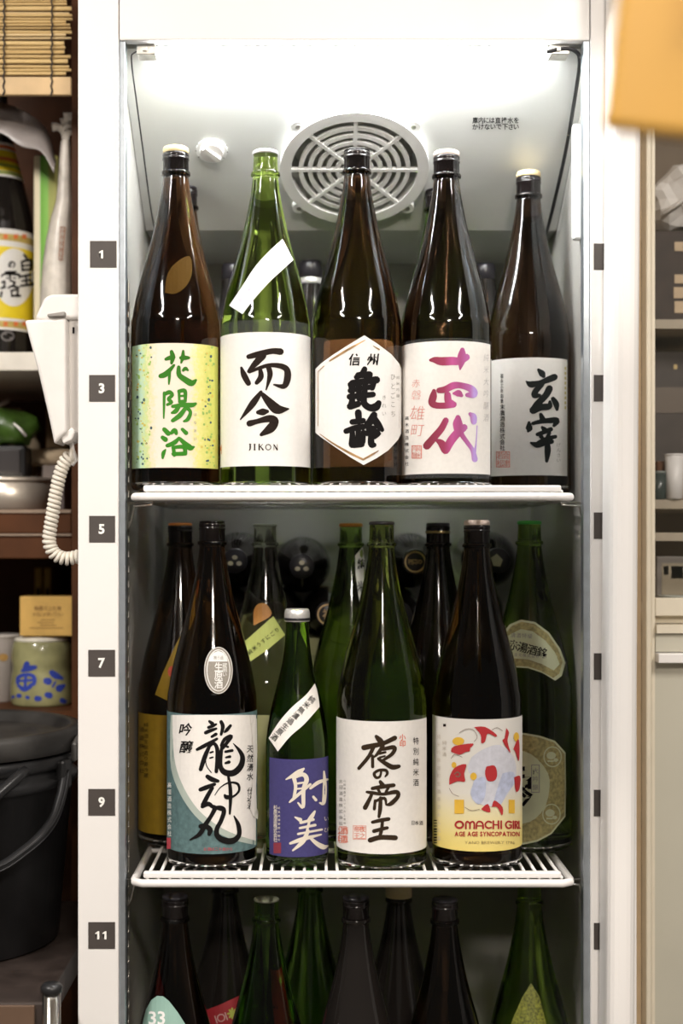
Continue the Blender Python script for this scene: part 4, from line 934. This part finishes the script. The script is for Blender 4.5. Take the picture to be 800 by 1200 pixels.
for i in range(N+1):
    d_ = seg[-1]*i/N; j = max(k for k in range(len(seg)) if seg[k] <= d_+1e-9); j = min(j, len(cen)-2)
    u = (d_-seg[j])/max(seg[j+1]-seg[j], 1e-6); c = cen[j].lerp(cen[j+1], u); tg_ = (cen[min(j+2, len(cen)-1)]-cen[max(j-1, 0)]).normalized()
    n1 = Vector((0, 1, 0)); n2 = tg_.cross(n1).normalized(); a = 2*math.pi*30*i/N
    pts.append(c+(n1*math.sin(a)+n2*math.cos(a))*0.0062-O)
tube('coiled_cord', pts, 0.0026, mat('ivory_cord', (0.78, 0.73, 0.64), 0.45, noise=0.02), t, 6)

# things on the middle wooden shelf
def cyl(name, px, D, z, prof, m, label, cat, body='body', seg=36):
    t = thing(name, label, cat, (wx(px, D), D+CAM.y, z)); lathe(body, prof, m, t, seg); return t
t = cyl('steel_tin', 12, 2.10, 1.3392, [(0.060, 0), (0.0625, 0.002), (0.0625, 0.038), (0.060, 0.040)], mat('satin_steel', (0.62, 0.56, 0.48), 0.35, metal=0.7), 'round satin steel tin on the dark brown shelf', 'tin')
lathe('lid', [(0.0605, 0.040), (0.0632, 0.0402), (0.0632, 0.0455), (0.060, 0.047), (0.01, 0.047)], mat('satin_steel', (0.62, 0.56, 0.48), 0.35, metal=0.7), t, 36)
zt_ = 1.3392+0.0472
t = thing('black_device', 'black boxy device with cable lying on the steel tin', 'device', (wx(6, 2.1), 0.45, zt_)); O = Vector((wx(6, 2.1), 0.45, zt_))
box('case', wx(-30, 2.1), wx(34, 2.1), 0.425, 0.475, zt_, zt_+0.046, BLACKP, t, 0.006, O); box('front_panel', wx(-22, 2.1), wx(28, 2.1), 0.422, 0.4248, zt_+0.006, zt_+0.040, mat('dark_grey_panel', (0.045, 0.04, 0.04), 0.3), t, 0.002, O)
t = thing('grey_carton', 'small grey box tipped on edge beside the steel tin', 'box', (wx(62, 2.13), 0.49, 1.3392)); O = Vector((wx(62, 2.13), 0.49, 1.3392))
box('carton_body', wx(53, 2.13), wx(78, 2.13), 0.46, 0.52, 1.3392, 1.405, mat('mauve_grey_card', (0.17, 0.13, 0.12), 0.6), t, 0.002, O); box('flap', wx(53, 2.13), wx(78, 2.13), 0.458, 0.4598, 1.385, 1.405, mat('mauve_grey_flap', (0.20, 0.16, 0.14), 0.6), t, 0.0, O)
t = thing('paper_roll', 'beige paper roll lying on the small grey box', 'roll', (wx(58, 2.12), 0.49, 1.4055)); rr = 0.0125
vs, fs = lathe_geo([(0.006, -0.030), (rr, -0.029), (rr, 0.029), (0.006, 0.030)], 24); frompy('paper', [(z, y, x+rr) for x, y, z in vs], fs, mat('beige_paper', (0.50, 0.38, 0.25), 0.7), t, True)
vs, fs = lathe_geo([(0.0058, -0.0305), (0.0058, 0.0305)], 16); frompy('core', [(z, y, x+rr) for x, y, z in vs], fs, mat('brown_core', (0.25, 0.16, 0.09), 0.7), t, True)
zb_ = zt_+0.0462
t = thing('green_pouch', 'crumpled dark green pouch on top of the black device', 'pouch', (wx(5, 2.1), 0.45, zb_)); bm = bmesh.new()
bmesh.ops.create_icosphere(bm, subdivisions=3, radius=1.0)
for v in bm.verts: 
    n0 = 1+0.10*math.sin(7*v.co.x+3*v.co.z)+0.07*math.sin(9*v.co.y+5*v.co.x); v.co = Vector((v.co.x*0.050*n0, v.co.y*0.030*n0, max(v.co.z, -0.75)*0.030*n0+0.0245))
frombm('pouch_body', bm, mat('leaf_green_film', (0.035, 0.075, 0.010), 0.35, noise=0.5, nscale=40), t, True); tube('pouch_tie', [(0.02, -0.03, 0.03), (0.03, -0.034, 0.022), (0.038, -0.030, 0.012)], 0.002, PAPER, t)
t = thing('plastic_bag_bundle', 'pale beige bundled bag tucked under the white shelf', 'bag', (wx(0, 2.3), 0.62, 1.3392)); bm = bmesh.new()
bmesh.ops.create_icosphere(bm, subdivisions=3, radius=1.0)
for v in bm.verts:
    n0 = 1+0.06*math.sin(8*v.co.x+4*v.co.z)+0.05*math.sin(11*v.co.z); v.co = Vector((v.co.x*0.066*n0, v.co.y*0.05*n0, max(v.co.z, -0.9)*0.086*n0+0.0860))
frombm('bundle', bm, mat('beige_film', (0.56, 0.47, 0.34), 0.4, noise=0.25, nscale=25), t, True); tube('tie', [(0.0, -0.05, 0.15), (0.02, -0.05, 0.165), (0.03, -0.045, 0.17)], 0.003, PAPER, t)
t = thing('brown_carton', 'tall tan brown carton at the back of the dark wooden shelf', 'box', (wx(64, 2.3), 0.64, 1.3392)); O = Vector((wx(64, 2.3), 0.64, 1.3392))
box('carton_body', wx(58, 2.3), wx(82, 2.3), 0.62, 0.70, 1.3392, 1.50, mat('kraft_card', (0.26, 0.17, 0.09), 0.7), t, 0.002, O); box('label', wx(61, 2.3), wx(70, 2.3), 0.6190, 0.6199, 1.42, 1.44, BLACKP, t, 0, O)

# things on the lower wooden shelf
JP = [(0.0, 0.040), (0.002, 0.043), (0.010, 0.0445), (0.025, 0.0445), (0.040, 0.0430), (0.052, 0.0415), (0.064, 0.0428), (0.078, 0.0428), (0.088, 0.0405), (0.0915, 0.0385)]
b = Bottle(49, 2.09, 1.0602, JP, mat('olive_glaze', (0.28, 0.27, 0.13), 0.22, noise=0.25, nscale=30, coat=0.4), 'olive glazed stoneware jar painted with a blue fish character and white lid', 'x', name='ceramic_jar', cat='jar', body='jar_body')
del b.t['group']; b.t['category'] = 'jar'
lathe('lid', [(0.0375, 0.0912), (0.0392, 0.0925), (0.0385, 0.0955), (0.030, 0.0985), (0.01, 0.100), (0.002, 0.100)], mat('white_glaze', (0.72, 0.68, 0.58), 0.2), b.t, 36)
p = Print(0, 720, 4.615).strokes('145,268,26 130,295,16; 120,305,14 160,292,26 190,285,18; 95,370,16 100,340,16 140,325,16 180,335,18 185,370,18 160,385,14; 105,360,10 170,355,12; 140,325,12 135,390,14; 100,385,14 130,405,22 165,390,16; 280,315,26 300,330,30 335,345,16; 250,360,30 262,362,34; 300,365,8 285,390,10; 320,400,34 345,385,16; 255,435,26 268,438,30; 335,465,24 350,470,20; 66,450,10 72,445,14; 100,440,22 108,440,18; 145,448,16 152,450,16; 200,455,26 214,456,22')
b.lay(p, 'painted_mark', mat('cobalt_glaze', (0.035, 0.060, 0.34), 0.25), 0.0005)
t = thing('card_box', 'yellow cardboard box with printed lines balanced on the blue fish jar', 'box', (wx(54, 2.06), 0.43, 1.1606)); O = Vector((wx(54, 2.06), 0.43, 1.1606))
x0, x1 = wx(24, 2.06), wx(86, 2.06)
bb = box('box_body', x0, x1, 0.405, 0.455, 1.1606, 1.1606+0.056, mat('yellow_card', (0.62, 0.38, 0.10), 0.6, noise=0.08, nscale=60), t, 0.001, O)
pr = plane_proj((0, 0.405, 0), (0, -1, 0), O)
p = Print().word('陶器のふた物', 40, 72, 713, 6, 0.01).word('大切にお使い下さい', 38, 74, 720, 5.5)
for k, (a, c) in enumerate(((48, 64), (44, 63), (47, 66), (34, 74))): p.rect(a, 726+k*3.2, c, 726.8+k*3.2)
p.lay('printed_text', pr, 0.0003, mat('brown_print', (0.22, 0.11, 0.03), 0.6), bb)
t = cyl('paper_cup', 2, 2.13, 1.0602, [(0.018, 0), (0.0200, 0.001), (0.0265, 0.094), (0.0275, 0.096), (0.0265, 0.097)], mat('grey_cup_paper', (0.42, 0.38, 0.35), 0.6), 'grey paper cup with a brown print beside the stoneware jar', 'cup')
vs = []
bm = bmesh.new(); bmesh.ops.create_circle(bm, cap_ends=True, radius=0.007, segments=16)
for v in bm.verts: a = v.co.x/0.0248+0.30; v.co = Vector((0.0252*math.sin(a), -0.0252*math.cos(a), 0.066+v.co.y*0.8))
frombm('printed_badge', bm, mat('ochre_badge', (0.35, 0.20, 0.05), 0.6), t)
lathe('cup_rim', [(0.0268, 0.094), (0.0285, 0.095), (0.0285, 0.0975), (0.0268, 0.098)], mat('pale_cup_rim', (0.5, 0.46, 0.42), 0.6), t, 32)
for i, px in enumerate((45, 56)):
    D = 2.30; O = Vector((wx(px, D), D+CAM.y, 1.0602))
    t = thing('ring_binder', 'mustard yellow binder standing at the back of the lower wooden shelf', 'binder', O, 'mustard binders at the back of the lower shelf')
    box('cover', wx(px-4.5, D), wx(px+4, D), D+CAM.y, D+CAM.y+0.12, 1.0602, wz(665, D), mat('mustard_cover', (0.34, 0.20, 0.01), 0.5), t, 0.002, O); box('spine_label', wx(px-2.5, D), wx(px+2, D), D+CAM.y-0.0006, D+CAM.y, 1.18, 1.22, INKB, t, 0, O)

# black pickle bucket on the low table
tb = thing('low_table', 'low dark table with chrome corner post carrying the black bucket', 'table', (-0.6, 0.11, 0)); O = Vector((-0.6, 0.11, 0))
box('table_top', -0.95, -0.2885, -0.10, 0.335, 0.770, 0.803, mat('dark_table_top', (0.040, 0.030, 0.026), 0.35, noise=0.3, nscale=30), tb, 0.002, O)
box('front_edge', -0.95, -0.30, -0.104, -0.1002, 0.772, 0.801, mat('brown_table_edge', (0.12, 0.075, 0.05), 0.35), tb, 0.001, O)
box('apron', -0.93, -0.305, -0.095, -0.080, 0.70, 0.7698, mat('brass_brown_apron', (0.10, 0.065, 0.025), 0.4), tb, 0.001, O)
CHR = mat('chrome', (0.68, 0.66, 0.62), 0.15, metal=1.0)
for (lx, ly, hh) in ((-0.2805, -0.110, 0.818), (-0.94, -0.09, 0.769), (-0.94, 0.32, 0.769), (-0.30, 0.32, 0.769)):
    vs, fs = lathe_geo([(0.0095, 0.0), (0.0095, hh)], 24); lg = frompy('leg', [(x+lx+0.6, y+ly-0.11, z) for x, y, z in vs], fs, CHR, tb, True)
    if hh > 0.8:
        vs, fs = lathe_geo([(0.0100, hh-0.001), (0.0115, hh), (0.0115, hh+0.006), (0.0085, hh+0.009), (0.002, hh+0.0095)], 24); frompy('leg_cap', [(x+lx+0.6, y+ly-0.11, z) for x, y, z in vs], fs, BLACKP, lg, True)
BKX, BKY, BZ = -0.4640, 0.150, 0.8035
bk = thing('lidded_bucket', 'large black plastic bucket with recessed lid and carrying handle', 'bucket', (BKX, BKY, BZ))
lathe('bucket_body', [(0.138, 0), (0.143, 0.003), (0.160, 0.195), (0.165, 0.196), (0.166, 0.206), (0.161, 0.209), (0.161, 0.218), (0.167, 0.220), (0.168, 0.232), (0.163, 0.236)], BLACKP, bk, 72)
lid = lathe('lid', [(0.164, 0.2365), (0.1705, 0.238), (0.1715, 0.258), (0.169, 0.264), (0.160, 0.2655), (0.156, 0.262), (0.150, 0.252), (0.146, 0.2505), (0.02, 0.2500), (0.002, 0.2500)], mat('dusty_black_plastic', (0.035, 0.033, 0.031), 0.45, noise=0.5, nscale=18), bk, 72)
def arcpt(a, r, z): return (r*math.sin(a), -r*math.cos(a), z)
hp = spline([arcpt(math.radians(a), r, z) for a, r, z in ((72, 0.170, 0.214), (66, 0.175, 0.188), (58, 0.179, 0.160), (46, 0.180, 0.137), (30, 0.180, 0.117), (0, 0.180, 0.107), (-30, 0.180, 0.117), (-58, 0.179, 0.160), (-72, 0.170, 0.214))], 6)
hd = tube('handle', hp, 0.0060, BLACKP, bk, 10)
for k, rz in ((0.0028, 1), (-0.0028, 1)):
    tube('handle_rib', [(x*1.034, y*1.034, z+k) for x, y, z in hp], 0.0012, BLACKP, hd, 6)
for a in (72, -72):
    bm = bmesh.new(); box_bm(bm, -0.011, 0.011, -0.006, 0.006, -0.018, 0.018, 0.004)
    ra = math.radians(a); 
    for v in bm.verts: x, y, z = v.co; v.co = Vector((0.169*math.sin(ra)+x*math.cos(ra)+y*(-math.sin(ra)), -0.169*math.cos(ra)+x*math.sin(ra)+y*math.cos(ra), 0.212+z))
    frombm('handle_lug', bm, BLACKP, bk)
tube('lid_lever', [arcpt(math.radians(47), 0.174, 0.226), arcpt(math.radians(43), 0.179, 0.222), arcpt(math.radians(30), 0.182, 0.194), arcpt(math.radians(15), 0.182, 0.164)], 0.0065, BLACKP, bk, 8)
bm = bmesh.new(); box_bm(bm, -0.010, 0.010, -0.004, 0.004, -0.012, 0.012, 0.003); ra = math.radians(80)
for v in bm.verts: x, y, z = v.co; v.co = Vector((0.1745*math.sin(ra)+x*math.cos(ra)-y*math.sin(ra), -0.1745*math.cos(ra)+x*math.sin(ra)+y*math.cos(ra), 0.240+z+0.4*x))
frombm('lid_clip', bm, mat('grey_clip', (0.10, 0.095, 0.09), 0.3), bk)

# bamboo blind
D = 1.93; yb = D+CAM.y; t = thing('bamboo_blind', 'rolled-down bamboo slat blind with black ties in front of the shelf unit', 'blind', (wx(-40, D), yb, wz(112, D))); O = Vector((wx(-40, D), yb, wz(112, D)))
BAM = [mat('bamboo_'+str(i), c, 0.5, noise=0.22, nscale=50) for i, c in enumerate(((0.70, 0.50, 0.22), (0.76, 0.58, 0.31), (0.60, 0.42, 0.18)))]
MS = []
for m in BAM:
    vs, fs = tube_geo([(-0.5, 0, 0), (-0.2, 0, 0), (0.1, 0, 0), (0.5, 0, 0)], 1.0, 8); me = bpy.data.meshes.new('slat'); me.from_pydata([tuple(v) for v in vs], [], fs); me.materials.append(m); MS.append(me)
    for p_ in me.polygons: p_.use_smooth = True
py = 88.5
while wz(py, D) < 2.385:
    wd = random.choice((2.6, 3.4, 4.2, 5.4)); xe = random.uniform(74, 85); xs = -166+random.uniform(-5, 5)
    o = bpy.data.objects.new('slat', random.choice(MS)); COL.objects.link(o); o.parent = t
    o.location = Vector((wx((xs+xe)/2, D), yb+random.uniform(-0.0008, 0.0008), wz(py-wd/2, D)))-O
    o.scale = (wx(xe, D)-wx(xs, D), 0.0022, wd/2/F*D*0.98); o.rotation_euler = (0, random.uniform(-0.006, 0.006), 0)
    py -= wd+random.uniform(0.1, 1.1)
box('bottom_bar', wx(-166, D), wx(83.5, D), yb-0.004, yb+0.004, wz(112, D), wz(91, D), mat('pale_wood_bar', (0.62, 0.43, 0.22), 0.5, noise=0.2, nscale=14), t, 0.001, O)
for px in (4, 60, -100):
    pts = []; y = 112.0; k = 0
    while wz(y, D) < 2.397: pts.append(W(px+(1.2 if k % 2 else -0.6)+(112-y)*0.006, y, D-0.0055)-O); y -= 5.5; k += 1
    tube('tie_cord', pts, 0.0012, mat('black_cord', (0.03, 0.027, 0.03), 0.7), t, 6)

# ================================================================== RIGHT: GLASS-FRONT CABINET
CREAMP = mat('cream_painted_wood', (0.66, 0.60, 0.48), 0.5, noise=0.03); TANP = mat('tan_post_wood', (0.58, 0.44, 0.28), 0.5); SAGE = mat('pale_sage_panel', (0.48, 0.46, 0.38), 0.5, noise=0.04, nscale=6)
D = 1.85; GO = (0.62, 0.4, 0); gc = thing('glass_front_cabinet', 'cream cabinet with sliding glass front right of the refrigerator', 'cabinet', GO)
def gbox(name, *a, m=CREAMP, bevel=0.0, parent=None): return box(name, *a, m, parent or gc, bevel, GO)
zz = lambda py: wz(py, D)
gbox('corner_post', 0.372, 0.4205, 0.226, 0.62, 0.0, 2.32, m=TANP); gbox('side_panel', 0.86, 0.885, 0.20, 0.62, 0.0, 2.32)  # corner post in one even tan, darker than the cream frame
gbox('door_stile', 0.4207, 0.4275, 0.198, 0.226, 0.0, 2.32, bevel=0.002); gbox('door_stile', 0.4285, 0.4335, 0.204, 0.226, 0.0, 2.32, bevel=0.001)
gbox('back_panel', 0.4205, 0.86, 0.60, 0.62, 0.0, 2.32, m=mat('brown_grey_back', (0.24, 0.19, 0.14), 0.7)); gbox('top_panel', 0.372, 0.885, 0.20, 0.62, 2.32, 2.345)
gbox('lower_rail', 0.4336, 0.86, 0.203, 0.225, zz(722), zz(701), bevel=0.001)
gbox('track', 0.4336, 0.86, 0.216, 0.60, zz(731), zz(722.0)); gbox('track_rail', 0.4336, 0.86, 0.196, 0.225, zz(742), zz(732)); gbox('lower_track', 0.4336, 0.86, 0.202, 0.225, zz(764), zz(743), m=SAGE)
gbox('ledge', 0.4336, 0.86, 0.186, 0.225, zz(776), zz(765), m=WHITE, bevel=0.001)
gbox('lower_panel', 0.4336, 0.86, 0.206, 0.225, 0.02, zz(776.5), m=SAGE)
sh = []
for py in (366, 584): sh.append(gbox('shelf_board', 0.4336, 0.86, 0.26, 0.60, zz(py)-0.012, zz(py), m=mat('beige_shelf', (0.42, 0.36, 0.27), 0.5)))
gbox('middle_rail', 0.4336, 0.86, 0.232, 0.245, zz(634), zz(624), m=mat('beige_shelf', (0.42, 0.36, 0.27), 0.5))
PANE = mat('cabinet_glass', (0.06, 0.06, 0.05), 0.03, noise=0, alpha=0.10)
gbox('glass_pane', 0.4336, 0.86, 0.212, 0.215, zz(700.5), 2.32, m=PANE)
S1z, S2z, S0z = zz(366), zz(584), zz(722.4)
def inbox(name, label, cat, px0, px1, D0, dep, z, h, m, bevel=0.002, extra=None):
    O = Vector((wx((px0+px1)/2, D0), D0+CAM.y, z+0.0003)); t = thing(name, label, cat, O)
    o = box('body', wx(px0, D0), wx(px1, D0), D0+CAM.y, D0+CAM.y+dep, z+0.0003, z+h, m, t, bevel, O)
    if extra:
        for (nm, a, b2, c, d, mm) in extra: box(nm, wx(a, D0), wx(b2, D0), D0+CAM.y-0.0012, D0+CAM.y, z+c, z+d, mm, t, 0, O)
    return t
CRS = mat('cream_square_print', (0.60, 0.46, 0.30), 0.6)
inbox('dark_case', 'dark brown case with cream squares behind the cabinet glass', 'case', 764, 815, 1.96, 0.12, S1z, 0.128, mat('dark_brown_case', (0.045, 0.030, 0.022), 0.6, noise=0.3), extra=[('square', 790, 800, 0.100, 0.112, CRS), ('square', 790, 801, 0.056, 0.068, CRS), ('square', 789, 801, 0.036, 0.051, CRS), ('square', 790, 801, 0.016, 0.032, CRS)])
t = thing('paper_wrap', 'white crumpled paper lying on the dark case in the cabinet', 'paper', (wx(795, 1.99), 0.34, S1z+0.1285)); bm = bmesh.new(); bmesh.ops.create_icosphere(bm, subdivisions=3, radius=1.0)
for v in bm.verts: n0 = 1+0.12*math.sin(6*v.co.x+2*v.co.z)+0.1*math.sin(9*v.co.z+3*v.co.y); v.co = Vector((v.co.x*0.040*n0, v.co.y*0.04*n0, max(v.co.z, -0.85)*0.045*n0+0.042))
frombm('sheet', bm, PAPER, t, False); tube('fold', [(-0.03, -0.038, 0.02), (0.0, -0.046, 0.04), (0.02, -0.044, 0.075)], 0.003, PAPER, t)
inbox('black_chest', 'dark grey chest with small brass knob on the inner cabinet shelf', 'chest', 762, 830, 1.98, 0.15, S2z, 0.205, mat('dark_grey_chest', (0.055, 0.043, 0.035), 0.5, noise=0.2), extra=[('knob', 789, 793, 0.180, 0.186, mat('brass', (0.55, 0.42, 0.2), 0.3, metal=0.8)), ('drawer_front', 766, 826, 0.12, 0.155, mat('grey_brown_drawer', (0.14, 0.11, 0.085), 0.4))])
inbox('wooden_caddy', 'brown wooden caddy holding small things inside the cabinet', 'caddy', 770, 820, 1.936, 0.035, S2z, 0.052, mat('reddish_wood', (0.22, 0.10, 0.05), 0.5), extra=[('front_slat', 771, 819, 0.006, 0.02, mat('amber_wood', (0.34, 0.19, 0.08), 0.5))])
t = thing('white_cup', 'small white cup next to the dark pot in the cabinet', 'cup', (wx(790, 1.915), 0.252+0.013, S2z+0.0004)); lathe('cup_body', [(0.008, 0), (0.011, 0.001), (0.0125, 0.058), (0.0115, 0.058), (0.010, 0.004)], WHITE, t, 24); lathe('rim', [(0.0121, 0.057), (0.0131, 0.0575), (0.0131, 0.0595), (0.0121, 0.060)], WHITE, t, 24)
t = thing('dark_pot', 'dark teal pot at the cabinet edge below a folded paper', 'pot', (wx(774.5, 1.905), 0.2695, S2z+0.0004)); TP = mat('dark_teal_glaze', (0.05, 0.065, 0.06), 0.25); lathe('pot_body', [(0.0085, 0), (0.0095, 0.001), (0.0105, 0.034), (0.009, 0.034), (0.008, 0.004)], TP, t, 24); lathe('rim', [(0.0100, 0.0338), (0.0112, 0.0345), (0.0112, 0.037), (0.0100, 0.0375)], mat('grey_teal_rim', (0.20, 0.22, 0.2), 0.3), t, 24)
inbox('framed_print', 'grey framed print with tan patches standing low in the cabinet', 'picture', 769, 830, 1.97, 0.012, S0z, 0.075, mat('grey_frame', (0.28, 0.25, 0.22), 0.5), extra=[('print', 775, 824, 0.010, 0.066, mat('muted_print', (0.42, 0.36, 0.26), 0.6)), ('patch', 777, 783, 0.05, 0.062, CRS), ('patch', 786, 800, 0.045, 0.062, CRS)])
t = thing('glass_bowl', 'small pale glass bowl in front of the framed print', 'bowl', (wx(797, 1.90), 0.27, S0z+0.0004)); lathe('bowl_body', [(0.010, 0), (0.012, 0.001), (0.024, 0.022), (0.0225, 0.022), (0.011, 0.004)], mat('pale_aqua', (0.45, 0.48, 0.42), 0.15, noise=0), t, 28); lathe('rim', [(0.0232, 0.0215), (0.0246, 0.022), (0.0246, 0.0235), (0.0232, 0.024)], mat('pale_aqua_rim', (0.5, 0.52, 0.46), 0.15, noise=0), t, 28)

# ================================================================== FOREGROUND: hanging orange plaque
D = 0.70; t = thing('hanging_plaque', 'large orange wooden plaque hanging tilted close in front', 'plaque', (wx(708, D), D+CAM.y, wz(147, D))); t.rotation_euler = (0, math.radians(6.5), 0)
box('board', 0, 0.16, 0, 0.012, 0, 0.34, mat('orange_lacquered_wood', (0.50, 0.265, 0.026), 0.5, noise=0.06, nscale=8), t, 0.003)
box('side_batten', 0.036, 0.16, -0.006, -0.0002, 0.050, 0.34, mat('orange_batten', (0.40, 0.20, 0.020), 0.5, noise=0.06, nscale=8), t, 0.002)
tube('hanging_cord', [(0.08, 0.006, 0.34), (0.02, 0.006, 0.912)], 0.003, mat('black_cord', (0.03, 0.027, 0.03), 0.7), t)

bpy.data.objects.remove(_to); bpy.data.curves.remove(_tc)
